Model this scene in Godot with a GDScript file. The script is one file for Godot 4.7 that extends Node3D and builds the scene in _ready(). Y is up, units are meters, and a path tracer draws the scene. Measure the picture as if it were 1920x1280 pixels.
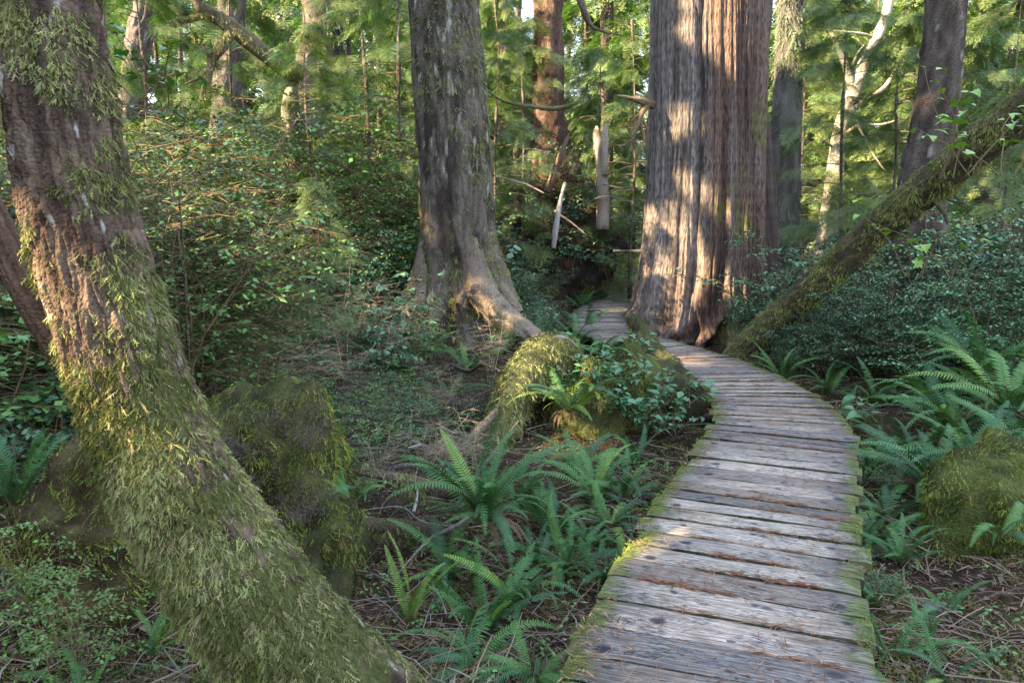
extends Node3D
# A forest boardwalk between mossy trunks. Camera at (0, 1.62, 0) looking along -z; the boardwalk's top is y = 0.

const F := 1400.0
const PITCH := 0.1419
const EYE := Vector3(0, 1.62, 0)
const SUN := Vector3(-0.80, 0.50, 0.36)

var rng := RandomNumberGenerator.new()
var noise := FastNoiseLite.new()
var fine := FastNoiseLite.new()
var cell := FastNoiseLite.new()
var flake := FastNoiseLite.new()
var M := {}
var path: PackedVector3Array
var patches := []          # where the photograph shows the sun coming through: [point, radius]
var used := {}

# ------------------------------------------------------------------ helpers
class MB:
	var v := PackedVector3Array()
	var c := PackedColorArray()
	var u := PackedVector2Array()
	var i := PackedInt32Array()
	func vert(p: Vector3, col: Color, uv := Vector2.ZERO) -> int:
		v.append(p); c.append(col); u.append(uv)
		return v.size() - 1
	func tri(a: Vector3, b: Vector3, d: Vector3, col: Color) -> void:
		var n := v.size()
		v.append(a); v.append(b); v.append(d)
		c.append(col); c.append(col); c.append(col)
		u.append(Vector2.ZERO); u.append(Vector2(1, 0)); u.append(Vector2(0, 1))
		i.append(n); i.append(n + 1); i.append(n + 2)
	func blade(p: Vector3, d: Vector3, s: Vector3, l: float, w: float, col: Color) -> void:   # a flat kite
		var n := v.size()
		var m := p + d * l * 0.4
		v.append(p); v.append(m + s * w * 0.5); v.append(p + d * l); v.append(m - s * w * 0.5)
		for k in 4: c.append(col)
		u.append(Vector2(0, .5)); u.append(Vector2(.4, 1)); u.append(Vector2(1, .5)); u.append(Vector2(.4, 0))
		i.append_array([n, n + 1, n + 2, n, n + 2, n + 3])
	func leaf(p: Vector3, d: Vector3, s: Vector3, l: float, w: float, col: Color, bend := 0.15, fold := 0.12) -> void:   # an ovate leaf folded on its midrib
		var up := s.cross(d).normalized()
		var n := v.size()
		var pts := [p, p + d * l * .35 + up * fold * 0.0, p + d * l * .72 - up * bend * l * .35, p + d * l - up * bend * l]
		v.append(pts[0])
		for k in [1, 2]:
			var ww := w * (.5 if k == 1 else .34)
			v.append(pts[k] + s * ww + up * fold * w); v.append(pts[k]); v.append(pts[k] - s * ww + up * fold * w)
		v.append(pts[3])
		for k in 8: c.append(col)
		u.append(Vector2(0, .5)); u.append(Vector2(.35, 1)); u.append(Vector2(.35, .5)); u.append(Vector2(.35, 0)); u.append(Vector2(.72, .9)); u.append(Vector2(.72, .5)); u.append(Vector2(.72, .1)); u.append(Vector2(1, .5))
		for t in [0, 1, 2, 0, 2, 3, 1, 4, 2, 4, 5, 2, 2, 5, 3, 5, 6, 3, 4, 7, 5, 5, 7, 6]: i.append(n + t)
	func tube(pts: PackedVector3Array, rad: PackedFloat32Array, n: int, col: Color) -> void:
		var start := v.size()
		var t0 := (pts[1] - pts[0]).normalized()
		var side := t0.cross(Vector3.UP if absf(t0.y) < .9 else Vector3.RIGHT).normalized()
		for k in pts.size():
			var t: Vector3 = (pts[mini(k + 1, pts.size() - 1)] - pts[maxi(k - 1, 0)]).normalized()
			side = (side - t * side.dot(t)).normalized()
			var o := t.cross(side)
			for j in n:
				var a := TAU * j / n
				v.append(pts[k] + (side * cos(a) + o * sin(a)) * rad[k]); c.append(col); u.append(Vector2(float(j) / n, k))
		for k in pts.size() - 1:
			for j in n:
				var a := start + k * n + j
				var b := start + k * n + (j + 1) % n
				i.append_array([a, a + n, b, b, a + n, b + n])
	func grid(pts: PackedVector3Array, cols: PackedColorArray, uvs: PackedVector2Array, w: int, flip := false) -> void:   # rows of w points
		var s := v.size()
		v.append_array(pts); c.append_array(cols); u.append_array(uvs)
		for r in pts.size() / w - 1:
			for k in w - 1:
				var a := s + r * w + k
				if flip: i.append_array([a, a + w, a + 1, a + 1, a + w, a + w + 1])
				else: i.append_array([a, a + 1, a + w, a + 1, a + w + 1, a + w])
	func mesh(mat: Material, smooth := false) -> ArrayMesh:
		var m := ArrayMesh.new()
		if v.is_empty(): return m
		var A := []
		A.resize(Mesh.ARRAY_MAX)
		A[Mesh.ARRAY_VERTEX] = v; A[Mesh.ARRAY_COLOR] = c; A[Mesh.ARRAY_TEX_UV] = u; A[Mesh.ARRAY_INDEX] = i
		if smooth:
			var n := PackedVector3Array()
			n.resize(v.size())
			for k in range(0, i.size(), 3):
				var f := (v[i[k + 2]] - v[i[k]]).cross(v[i[k + 1]] - v[i[k]])
				n[i[k]] += f; n[i[k + 1]] += f; n[i[k + 2]] += f
			for k in n.size(): n[k] = n[k].normalized() if n[k].length_squared() > 1e-20 else Vector3.UP
			A[Mesh.ARRAY_NORMAL] = n
		m.add_surface_from_arrays(Mesh.PRIMITIVE_TRIANGLES, A)
		m.surface_set_material(0, mat)
		return m

func numbered(called: String) -> String:
	var n: int = used.get(called, 0)
	used[called] = n + 1
	return called if n == 0 else "%s_%03d" % [called, n]

func obj(called: String, mesh: Mesh, parent: Node3D = null, kind := "") -> MeshInstance3D:
	var o := MeshInstance3D.new()
	o.mesh = mesh
	if parent == null or parent == self:
		o.name = numbered(called); add_child(o)
	else:
		var k := called; var n := 0
		if parent.has_meta("_n_" + called):
			n = parent.get_meta("_n_" + called) + 1
			k = "%s_%03d" % [called, n]
		parent.set_meta("_n_" + called, n)
		o.name = k; parent.add_child(o)
	if kind: o.set_meta("kind", kind)
	return o

func thing(called: String, label: String, category: String, at := Vector3.ZERO, group := "", turn := 0.0) -> Node3D:
	var o := Node3D.new()
	o.name = numbered(called); add_child(o)
	o.position = at; o.rotation.y = turn
	return tag(o, label, category, group)

func tag(o: Node3D, label: String, category: String, group := "") -> Node3D:
	o.set_meta("label", label); o.set_meta("category", category)
	if group: o.set_meta("group", group)
	return o

func copy(src: Node3D, at: Vector3, turn: float, size: float, label: String, group := "", called := "") -> Node3D:
	var r: Node3D = src.duplicate()
	r.name = numbered(called if called else String(src.name).rstrip("0123456789").rstrip("_")); add_child(r)
	r.position = at; r.rotation.y = turn; r.scale = Vector3.ONE * size
	r.set_meta("label", label)
	if group: r.set_meta("group", group)
	elif r.has_meta("group"): r.remove_meta("group")
	return r

func many(called: String, mesh: Mesh, xf: Array, cols: Array, parent: Node3D) -> MultiMeshInstance3D:
	var mm := MultiMesh.new()
	mm.transform_format = MultiMesh.TRANSFORM_3D
	mm.use_colors = not cols.is_empty()
	mm.mesh = mesh
	mm.instance_count = xf.size()
	for k in xf.size():
		mm.set_instance_transform(k, xf[k])
		if mm.use_colors: mm.set_instance_color(k, cols[k])
	var o := MultiMeshInstance3D.new()
	o.multimesh = mm; o.name = called
	if parent == self: o.name = numbered(called)
	parent.add_child(o, true)
	o.set_meta("kind", "stuff")
	return o

func at(px: float, py: float, d: float) -> Vector3:   # the point d metres ahead of the camera that the photograph shows at (px, py)
	var u := (px - 960.0) / F; var w := (640.0 - py) / F
	var dir := Vector3(u, -sin(PITCH) + w * cos(PITCH), -cos(PITCH) - w * sin(PITCH))
	return EYE + dir * (d / -dir.z)

func on_ground(px: float, d: float) -> Vector3:
	var x := (px - 960.0) / F * d * 1.01
	return Vector3(x, hgt(x, -d), -d)

func ss(a: float, b: float, x: float) -> float: return smoothstep(a, b, x)
func bump(x: float, z: float, cx: float, cz: float, s: float) -> float: return exp(-((x - cx) ** 2 + (z - cz) ** 2) / (2 * s * s))
func R(a: float, b: float) -> float: return rng.randf_range(a, b)
func jit(col: Color, k: float) -> Color:
	var f := 1.0 + R(-k, k)
	return Color(col.r * f * (1 + R(-k, k) * .4), col.g * f, col.b * f * (1 + R(-k, k) * .4))
func basis_along(d: Vector3, up: Vector3) -> Basis:   # x along d, y as near up as can be
	var z := d.cross(up)
	if z.length() < 1e-4: z = d.cross(Vector3.RIGHT)
	z = z.normalized()
	return Basis(d, z.cross(d).normalized(), z)

func smooth_line(p: Array, n: int) -> Array:   # Catmull-Rom through Vector4 (point, radius)
	var out := []
	for k in n + 1:
		var t := float(k) / n * (p.size() - 1)
		var j := mini(int(t), p.size() - 2)
		var f := t - j
		var a: Vector4 = p[maxi(j - 1, 0)]; var b: Vector4 = p[j]; var c: Vector4 = p[j + 1]; var d: Vector4 = p[mini(j + 2, p.size() - 1)]
		out.append(.5 * (2 * b + (c - a) * f + (2 * a - 5 * b + 4 * c - d) * f * f + (3 * b - a - 3 * c + d) * f * f * f))
	return out

func v4(p: Vector3, r: float) -> Vector4: return Vector4(p.x, p.y, p.z, r)
func xyz(p: Vector4) -> Vector3: return Vector3(p.x, p.y, p.z)

# a trunk, log or root: na points round, nl along. shape.call(angle, metres along, 0..1, radius, point) -> [radius, colour]
func trunk(line: Array, na: int, nl: int, shape: Callable, mat: Material, cap := true) -> Dictionary:
	var L := smooth_line(line, nl)
	var mb := MB.new()
	var pts := PackedVector3Array(); var cols := PackedColorArray(); var uvs := PackedVector2Array()
	var side := Vector3.RIGHT
	var s := 0.0
	var frames := []
	for k in L.size():
		var p := xyz(L[k])
		if k > 0: s += (p - xyz(L[k - 1])).length()
		var t := (xyz(L[mini(k + 1, L.size() - 1)]) - xyz(L[maxi(k - 1, 0)])).normalized()
		if k == 0 and absf(t.x) > .9: side = Vector3.FORWARD
		side = (side - t * side.dot(t)).normalized()
		var o := side.cross(t)
		frames.append([p, side, o, L[k].w, s])
		for j in na + 1:
			var a := TAU * (j % na) / na
			var dir := side * cos(a) + o * sin(a)
			var got: Array = shape.call(a, s, float(k) / nl, L[k].w, p + dir * L[k].w)
			pts.append(p + dir * got[0]); cols.append(got[1]); uvs.append(Vector2(float(j) / na, s))
	mb.grid(pts, cols, uvs, na + 1)
	if cap:
		for e in [0, nl]:
			var c := mb.vert(xyz(L[e]), cols[e * (na + 1)], Vector2(.5, e))
			for j in na:
				var a: int = e * (na + 1) + j
				mb.i.append_array([c, a + 1, a] if e == 0 else [c, a, a + 1])
	return {"mesh": mb.mesh(mat, true), "pts": pts, "cols": cols, "w": na + 1, "frames": frames}

# ------------------------------------------------------------------ ground
func path_at(z: float) -> float:
	for k in path.size() - 1:
		if z <= path[k].z and z >= path[k + 1].z:
			return lerpf(path[k].x, path[k + 1].x, (z - path[k].z) / (path[k + 1].z - path[k].z))
	return path[0].x if z > path[0].z else path[-1].x

func hgt(x: float, z: float) -> float:
	var d := -z
	var h := -.34 + noise.get_noise_2d(x * 22, z * 22) * .14 + noise.get_noise_2d(x * 70 + 99, z * 70) * .05
	var px := path_at(z)
	h += ss(.9, 4.5, x - px) * .75 * ss(13, 8, d)
	h -= bump(x, z, -.5, -4.6, 1.0) * .28
	h += ss(8, 17, d) * ss(.3, -4.5, x) * 1.3
	h += bump(x, z, -.8, -10.2, 1.2) * .65
	h += bump(x, z, 1.1, -18.5, 2.2) * 1.0 * ss(1.6, .2, x - px + 1.2)
	h += bump(x, z, .95, -8.3, .55) * .35
	h += ss(20, 60, d) * 1.5 * noise.get_noise_2d(x * 4, z * 4)
	var near := ss(1.25, .65, absf(x - px) * .9)
	if d < 24 and d > -4: h = lerpf(h, minf(h, -.17), near)
	return h

func make_ground() -> void:
	var mb := MB.new()
	var n := 330
	var pts := PackedVector3Array(); var cols := PackedColorArray(); var uvs := PackedVector2Array()
	for r in n + 1:
		var v := (r / float(n)) * 2 - 1
		var z := -7.0 - (sinh(v * 5.2) / sinh(5.2) * 240 + v * 9)
		for k in n + 1:
			var q := (k / float(n)) * 2 - 1
			var x := sinh(q * 5.2) / sinh(5.2) * 240 + q * 9
			pts.append(Vector3(x, hgt(x, z), z))
			var g := noise.get_noise_2d(x * 45, z * 45) + .5 * fine.get_noise_2d(x * 60, z * 60)
			var col := Color(.038, .026, .019).lerp(Color(.062, .042, .028), clampf(.5 + g, 0, 1))
			var moss := ss(.12, .5, noise.get_noise_2d(x * 60 + 300, z * 60) + .4 * fine.get_noise_2d(x * 90, z * 90))
			col = col.lerp(Color(.075, .085, .024), moss * .7)
			cols.append(col); uvs.append(Vector2(x, z))
	mb.grid(pts, cols, uvs, n + 1, true)
	var o := obj("forest_floor", mb.mesh(M.soil, true), null, "structure")
	o.set_meta("label", "brown forest floor of needles, twigs and moss")

# ------------------------------------------------------------------ materials
func tex(freq: float, type: int, octaves: int, seed_: int, w := 512, h := 512, ramp := []) -> NoiseTexture2D:
	var f := FastNoiseLite.new()
	f.seed = seed_; f.frequency = freq; f.noise_type = type as FastNoiseLite.NoiseType; f.fractal_octaves = octaves
	if type == FastNoiseLite.TYPE_CELLULAR: f.cellular_return_type = FastNoiseLite.RETURN_DISTANCE2_SUB
	var t := NoiseTexture2D.new()
	t.width = w; t.height = h; t.noise = f; t.seamless = true; t.normalize = true; t.generate_mipmaps = false
	if ramp:
		var g := Gradient.new()
		g.offsets = PackedFloat32Array(ramp[0]); g.colors = PackedColorArray(ramp[1])
		t.color_ramp = g
	return t

func mat(called: String, rough: float, spec := .5, back := Color.BLACK) -> StandardMaterial3D:
	var m := StandardMaterial3D.new()
	m.resource_name = called
	m.vertex_color_use_as_albedo = true
	m.roughness = rough; m.metallic_specular = spec
	m.cull_mode = BaseMaterial3D.CULL_DISABLED
	if back != Color.BLACK:
		m.backlight_enabled = true; m.backlight = back
	M[called] = m
	return m

func grey(a: float) -> Color: return Color(a, a, a)

func make_materials() -> void:
	var grain := tex(.02, FastNoiseLite.TYPE_SIMPLEX_SMOOTH, 5, 3, 512, 512, [[0.0, .5, 1.0], [grey(.62), grey(.86), grey(1)]])
	var rough_bumps := tex(.03, FastNoiseLite.TYPE_SIMPLEX_SMOOTH, 6, 4)
	var m := mat("soil", 1.0, .1)
	m.albedo_texture = grain; m.heightmap_enabled = true; m.heightmap_texture = rough_bumps; m.heightmap_scale = 4.0
	m.uv1_triplanar = true; m.uv1_world_triplanar = true; m.uv1_scale = Vector3.ONE * .9
	m = mat("bark", .95, .15)
	m.albedo_texture = grain; m.heightmap_enabled = true; m.heightmap_texture = rough_bumps; m.heightmap_scale = 1.6
	m.uv1_triplanar = true; m.uv1_world_triplanar = true; m.uv1_scale = Vector3.ONE * 3.0
	m = mat("far_bark", .95, .15)
	m.albedo_texture = grain; m.heightmap_enabled = true; m.heightmap_texture = rough_bumps; m.heightmap_scale = 6.0
	m.uv1_triplanar = true; m.uv1_scale = Vector3(2.6, .5, 2.6)
	m = mat("cedar_bark", .8, .3)
	m.albedo_texture = tex(.012, FastNoiseLite.TYPE_SIMPLEX_SMOOTH, 5, 8, 512, 512, [[0.0, .35, .65, 1.0], [grey(.42), grey(.75), grey(.92), grey(1)]])
	m.heightmap_enabled = true; m.heightmap_texture = tex(.02, FastNoiseLite.TYPE_SIMPLEX_SMOOTH, 5, 9); m.heightmap_scale = 2.4
	m.uv1_scale = Vector3(30, .8, 1)
	m = mat("moss", 1.0, .1, Color(.35, .4, .15))
	m = mat("leaf", .45, .4, Color(.5, .62, .2))
	m = mat("gloss_leaf", .40, .42, Color(.3, .42, .12))
	m = mat("needle", .55, .4, Color(.5, .7, .27))
	m = mat("frond", .5, .32, Color(.4, .5, .15))
	m = mat("twig", .9, .15)
	m = mat("litter", .9, .12)
	m = mat("rock", .9, .3)
	m.albedo_texture = grain; m.heightmap_enabled = true; m.heightmap_texture = rough_bumps; m.heightmap_scale = 3
	m.uv1_triplanar = true; m.uv1_scale = Vector3.ONE * 3
	for k in 4: plank_material(k)

func plank_material(k: int) -> void:   # weathered cedar: fibres along u, checks, iron stains round the nails, worn knots
	var w := 1024; var h := 160
	var f := FastNoiseLite.new(); f.seed = 20 + k; f.frequency = .02; f.fractal_octaves = 4
	var g := FastNoiseLite.new(); g.seed = 40 + k; g.frequency = .035; g.fractal_octaves = 3
	var r := RandomNumberGenerator.new(); r.seed = 77 + k
	var im := Image.create(w, h, false, Image.FORMAT_RGB8)
	var hm := Image.create(w, h, false, Image.FORMAT_RGB8)
	var spots := []
	for x in [.2, .5, .8]:
		for n in r.randi_range(0, 2): spots.append([x * w + r.randf_range(-70, 70), r.randf_range(.25, .8) * h, r.randf_range(9, 20), r.randf_range(.55, .95)])
	for n in 4: spots.append([r.randf() * w, r.randf() * h, r.randf_range(4, 9), r.randf_range(.4, .8)])
	for y in h:
		for x in w:
			var fib := f.get_noise_2d(x * .22, y * 5.5)
			var pit := g.get_noise_2d(x * .6, y * 7.0 + 500)
			var patch := g.get_noise_2d(x * .12 + 900, y * .35)
			var v := .82 + fib * .34 + patch * .34
			var speck := clampf((pit - .15) * 6.0, 0, 1) * clampf(.6 + patch * 2, 0, 1)
			v *= 1.0 - .55 * speck
			var c := Color(v, v * .975, v * .965).lerp(Color(v * .74, v * .74, v * .76), clampf(patch * 2.2, 0, 1))
			for s in spots:
				var dx: float = (x - s[0]) / 1.7; var dy: float = y - s[1]
				var q: float = 1.0 - sqrt(dx * dx + dy * dy) / s[2] + fib * .8
				if q > 0: c = c.lerp(Color(.25, .27, .33), clampf(q * 2.5, 0, 1) * s[3])
			im.set_pixel(x, y, c)
			var hh := clampf(.6 + fib * .5 - .5 * speck, 0, 1)
			hm.set_pixel(x, y, Color(hh, hh, hh))
	var m := mat("plank_%d" % k, .78, .32)
	m.albedo_texture = ImageTexture.create_from_image(im)
	m.heightmap_enabled = true; m.heightmap_texture = ImageTexture.create_from_image(hm); m.heightmap_scale = .5

# ------------------------------------------------------------------ boardwalk
func make_boardwalk() -> void:
	var road := Node3D.new()
	road.name = "boardwalk"; add_child(road)
	road.set_meta("kind", "structure"); road.set_meta("label", "weathered plank boardwalk curving through the forest")
	var c := Curve3D.new()
	c.bake_interval = .05
	for k in path.size():
		var a := path[maxi(k - 1, 0)]; var b := path[mini(k + 1, path.size() - 1)]
		var t := (b - a) / 6.0
		c.add_point(path[k], -t, t)
	var s := 0.0
	var L := c.get_baked_length()
	var n := 0
	var moss := MB.new(); var joint := MB.new()
	while s < L - .4:
		var w := R(.155, .225) if s > 4.6 else R(.17, .24)
		if s > 7.0 and s < 11.5: w = R(.10, .2)
		plank(road, c, s, w, n, moss, joint)
		s += w
		n += 1
	obj("moss_edge", moss.mesh(M.moss), road, "stuff")
	obj("joint_litter", joint.mesh(M.litter), road, "stuff")
	for sd in [-1, 1]:   # the beams below
		var st := MB.new()
		var pp := PackedVector3Array(); var rr := PackedFloat32Array()
		for k in int(L / .4):
			var p := c.sample_baked(k * .4); var q := c.sample_baked(k * .4 + .1)
			var side := (q - p).cross(Vector3.UP).normalized()
			pp.append(p + side * sd * .38 + Vector3.DOWN * .135); rr.append(.075)
		st.tube(pp, rr, 8, Color(.10, .075, .055))
		obj("beam", st.mesh(M.bark, true), road)

func plank(road: Node3D, c: Curve3D, s: float, w: float, n: int, moss: MB, joint: MB) -> void:
	var gap := R(.006, .017)
	var corners := []
	var half := R(.555, .60)
	for e in [s + gap * .5, s + w - gap * .5]:
		var p := c.sample_baked(e); var q := c.sample_baked(e + .12)
		var side := (q - p).cross(Vector3.UP).normalized()
		corners.append([p, side])
	var mb := MB.new()
	var nu := 34; var nv := 5
	var tint: Color = [Color(.43, .36, .29), Color(.34, .29, .24), Color(.47, .40, .32), Color(.28, .225, .18), Color(.27, .235, .21), Color(.37, .295, .225)][rng.randi() % 6]
	if n % 9 == 7: tint = Color(.21, .185, .165)
	tint = jit(tint, .06)
	var yo := R(-.008, .006)
	var roll := R(-.006, .006)
	var le := half + R(-.02, .016); var re := half + R(-.02, .016)
	var pts := PackedVector3Array(); var cols := PackedColorArray(); var uvs := PackedVector2Array()
	var uo := R(0, .1)
	var dark_end := R(.08, .32); var dark_end2 := R(.08, .34)
	for j in nv + 5:   # down one long side, across the top, down the other
		var prof: Array = [[0, -.045], [0.0, -.008], [.025, -.001]]
		var fv: float; var dy := 0.0
		if j < 2: fv = 0.0; dy = [-.05, -.007][j]
		elif j >= nv + 3: fv = 1.0; dy = [-.007, -.05][j - nv - 3]
		else: fv = .02 + .96 * (j - 2) / float(nv)
		for k in nu + 1:
			var fu := k / float(nu)
			var m := 1 - absf(fu * 2 - 1)
			var edge := noise.get_noise_2d(fu * 90 + n * 37, j * 3.0 + (0.0 if j < 4 else 60.0)) * .009
			var a: Vector3 = corners[0][0] + corners[0][1] * lerpf(-le, re, fu)
			var b: Vector3 = corners[1][0] + corners[1][1] * lerpf(-le, re, fu)
			var along := (b - a).normalized()
			var p := a.lerp(b, fv) + along * edge
			var e := minf(fu, 1 - fu) * 1.15
			p.y = yo + dy + roll * (fu - .5) * 2 + noise.get_noise_2d(fu * 60 + n * 13, fv * 20) * .010 - .006 * ss(.02, 0, e) - .006 * ss(.3, 0, minf(fv, 1 - fv)) * float(dy == 0.0)
			pts.append(p); uvs.append(Vector2(uo + fu * .88, .04 + fv * .92))
			var col := tint
			var g := noise.get_noise_3d(p.x * 160, 7, p.z * 160) * .5 + fine.get_noise_3d(p.x * 200, 3, p.z * 200) * .5
			var dark := ss(dark_end + .1, 0, (e + g * .25)) if fu < .5 else ss(dark_end2 + .1, 0, e + g * .25)
			col = col.lerp(Color(.13, .115, .105), dark * .8)
			col = col.lerp(Color(.13, .16, .035), ss(.10, .045, e + g * .16) * .9)
			if j < 2 or j >= nv + 3: col = Color(.09, .075, .055).lerp(Color(.07, .09, .02), clampf(.4 + g * 2, 0, 1))
			cols.append(col)
	mb.grid(pts, cols, uvs, nu + 1, true)
	for k in [0, nu]:   # the sawn ends
		var lo := MB.new()
		var row := nu + 1
		var a0 := mb.vert(pts[k], Color(.1, .1, .04)); 
		var ids := []
		for j in nv + 5: ids.append(mb.vert(pts[j * row + k], Color(.10, .115, .035), Vector2(j * .1, .5)))
		for j in nv + 3: mb.i.append_array([a0, ids[j + 1], ids[j + 2]] if k == nu else [a0, ids[j + 2], ids[j + 1]])
	if s < 13 and rng.randf() < .8:   # litter caught in the joint
		var u0 := R(0, .6); var u1 := u0 + R(.2, .8)
		for k in int(R(60, 260)):
			var fu := R(u0, minf(u1, 1.0))
			if noise.get_noise_2d(fu * 160, n * 50) < R(-.3, .2): continue
			var q: Vector3 = (corners[0][0] + corners[0][1] * lerpf(-le, re, fu)) + (corners[0][0] - corners[1][0]).normalized() * rng.randfn(.004, .011)
			q.y = yo + R(-.006, .007)
			var a := R(-.5, .5)
			var dir := ((corners[0][1] as Vector3) * (1 if k % 2 else -1)).rotated(Vector3.UP, a) + Vector3(0, R(-.02, .12), 0)
			joint.blade(q, dir.normalized(), dir.cross(Vector3.UP).normalized(), R(.02, .08), R(.005, .010), jit([Color(.15, .065, .035), Color(.20, .105, .06), Color(.10, .05, .033)][rng.randi() % 3], .25))
	obj("plank", mb.mesh(M["plank_%d" % (n % 4)], true), road)
	if s < 11:   # moss cushions on the ends
		for k in 330 if s < 6 else 110:
			var left := rng.randf() < .62
			var ee := absf(rng.randfn(0, .05 + .05 * maxf(0, noise.get_noise_1d(s * 60))))
			var fu := (ee / 1.15) if left else 1 - ee / 1.15
			var fv := rng.randf()
			var p: Vector3 = (corners[0][0] + corners[0][1] * lerpf(-le, re, fu)).lerp(corners[1][0] + corners[1][1] * lerpf(-le, re, fu), fv)
			if noise.get_noise_3d(p.x * 75, 40, p.z * 75) < .02 + ee * 2.5 - (.12 if left else 0.0): continue
			p.y = yo + .001
			tuft(moss, p, Vector3(R(-1, 1), R(.3, 1), R(-1, 1)).normalized(), R(.012, .024), jit(Color(.14, .17, .03), .35), 3)

# ------------------------------------------------------------------ moss
func tuft(mb: MB, p: Vector3, d: Vector3, l: float, col: Color, n := 5) -> void:   # a small feather of moss
	var s := d.cross(Vector3(R(-1, 1), R(-1, 1), R(-1, 1))).normalized()
	var bend := Vector3(R(-.25, .25), R(-.35, 0), R(-.25, .25))
	var m := p + d * l * .5
	var tip := m + (d + bend).normalized() * l * .5
	mb.tri(p - s * l * .05, p + s * l * .05, m, col)
	mb.tri(m - s * l * .06, m + s * l * .06, tip, col)
	for k in n:
		var f := .08 + .84 * k / float(n)
		var sd := s * (1 if k % 2 else -1)
		var e := (d * .85 + sd * .62 + Vector3(R(-.3, .3), R(-.5, .15), R(-.3, .3))).normalized()
		var q := p.lerp(m, f * 2) if f < .5 else m.lerp(tip, f * 2 - 1)
		mb.tri(q, q + d * l * .11, q + e * l * R(.26, .44) * (1.15 - .6 * f), col)

# tufts all over a trunk's outside, hanging down; keep.call(point, outward, 0..1 along) -> chance
func moss_on(t: Dictionary, count: int, len_: Vector2, keep: Callable, cols: Array, toward := EYE, detail := 5, clump := 5) -> ArrayMesh:
	count = int(count / 4.0)
	var mb := MB.new()
	var w: int = t.w
	var rows: int = t.pts.size() / w
	var tries := 0
	var made := 0
	var most := 0.0
	for k in 300:
		var a: int = rng.randi() % (rows - 1) * w + rng.randi() % (w - 1)
		most = maxf(most, ((t.pts[a + 1] - t.pts[a]) as Vector3).cross(t.pts[a + w] - t.pts[a]).length())
	while made < count and tries < count * 40:
		tries += 1
		var r := rng.randi() % (rows - 1); var k := rng.randi() % (w - 1)
		var p: Vector3 = t.pts[r * w + k]
		var fr: Array = t.frames[r]
		var out: Vector3 = (p - fr[0]).normalized()
		if out.dot((toward - p).normalized()) < -.35: continue
		var p2: Vector3 = t.pts[(r + 1) * w + k + 1]
		if ((t.pts[r * w + k + 1] - p) as Vector3).cross(t.pts[(r + 1) * w + k] - p).length() < rng.randf() * most: continue
		var chance: float = keep.call(p, out, float(r) / rows)
		if rng.randf() > chance: continue
		var tone := clampf(.5 + noise.get_noise_3d(p.x * 90, p.y * 90, p.z * 90) * 1.6 + R(-.35, .35), 0, .999)
		var cc: Color = (cols[0] as Color).lerp(cols[1], tone)
		if cols.size() > 2 and rng.randf() < .15: cc = cols[2]
		cc = jit(cc, .2)
		var side := out.cross(Vector3.UP).normalized()
		var lean := R(-.5, .5)
		var big := .5 + pow(rng.randf(), 1.5) * .85
		for q in clump:   # a mat of feathers hanging from one place
			var f := R(-1, 1)
			var d := (Vector3.DOWN * R(.55, 1.2) + out * R(.0, .75) + side * (f * .75 + lean)).normalized()
			tuft(mb, p.lerp(p2, rng.randf()) + side * f * len_.y * .45 + Vector3.UP * R(-.4, .3) * len_.y - out * .004, d, R(len_.x, len_.y) * big, jit(cc, .16), detail)
		made += 1
	return mb.mesh(M.moss)

# ------------------------------------------------------------------ trunks
func gauss(a: float, c: float, w: float) -> float:
	var d := wrapf(a - c, -PI, PI) / w
	return exp(-d * d)

# scaly bark of a hemlock or spruce: plates between cracks; size = plates per metre round
func scaly(a: float, s: float, r: float, size: float, deep: float, c0: Color, c1: Color, lichen: float) -> Array:
	var x := cos(a) * r * size; var y := sin(a) * r * size; var z := s * size * .22
	var wob := fine.get_noise_3d(x * 6, y * 6, z * 6) * .5
	var v := cell.get_noise_3d(x + wob, y + wob, z + wob)
	var plate := ss(-1.0, -.6, v) * (.72 + .42 * flake.get_noise_3d(x + wob, y + wob, z + wob))
	var rough := fine.get_noise_3d(x * 11, y * 11, z * 11)
	var rr := r * (1 + .05 * noise.get_noise_3d(cos(a) * 20, sin(a) * 20, s * 18)) + (plate - .6) * deep + rough * deep * .55
	var n := fine.get_noise_3d(x * 5 + 50, y * 5, z * 7)
	var col := c0.lerp(c1, clampf(.5 + n * 1.3 + flake.get_noise_3d(x + wob, y + wob, z + wob) * .35, 0, 1))
	var li := fine.get_noise_3d(x * 7, y * 7 + 90, z * 9)
	if li > .60 - lichen: col = col.lerp(Color(.40, .37, .31), clampf((li - .60 + lichen) * 6, 0, .8))
	return [rr, col]

func line_px(list: Array, k := 1.03) -> Array:   # [px, py, depth, width in px] -> points with radii
	var out := []
	for q in list:
		var p := at(q[0], q[1], q[2])
		var view := Vector3(0, -sin(PITCH), -cos(PITCH)).dot(p - EYE)
		out.append(v4(p, q[3] * .5 * view / F * k))
	return out

func bark_tube(line: Array, na: int, nl: int, size: float, deep: float, c0: Color, c1: Color, lichen := 0.0, m := "bark", cap := true) -> Dictionary:
	return trunk(line, na, nl, func(a, s, _f, r, _p): return scaly(a, s, r, size, deep, c0, c1, lichen), M[m], cap)

const MOSS := [Color(.07, .078, .024), Color(.21, .215, .08), Color(.20, .17, .085)]

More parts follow.
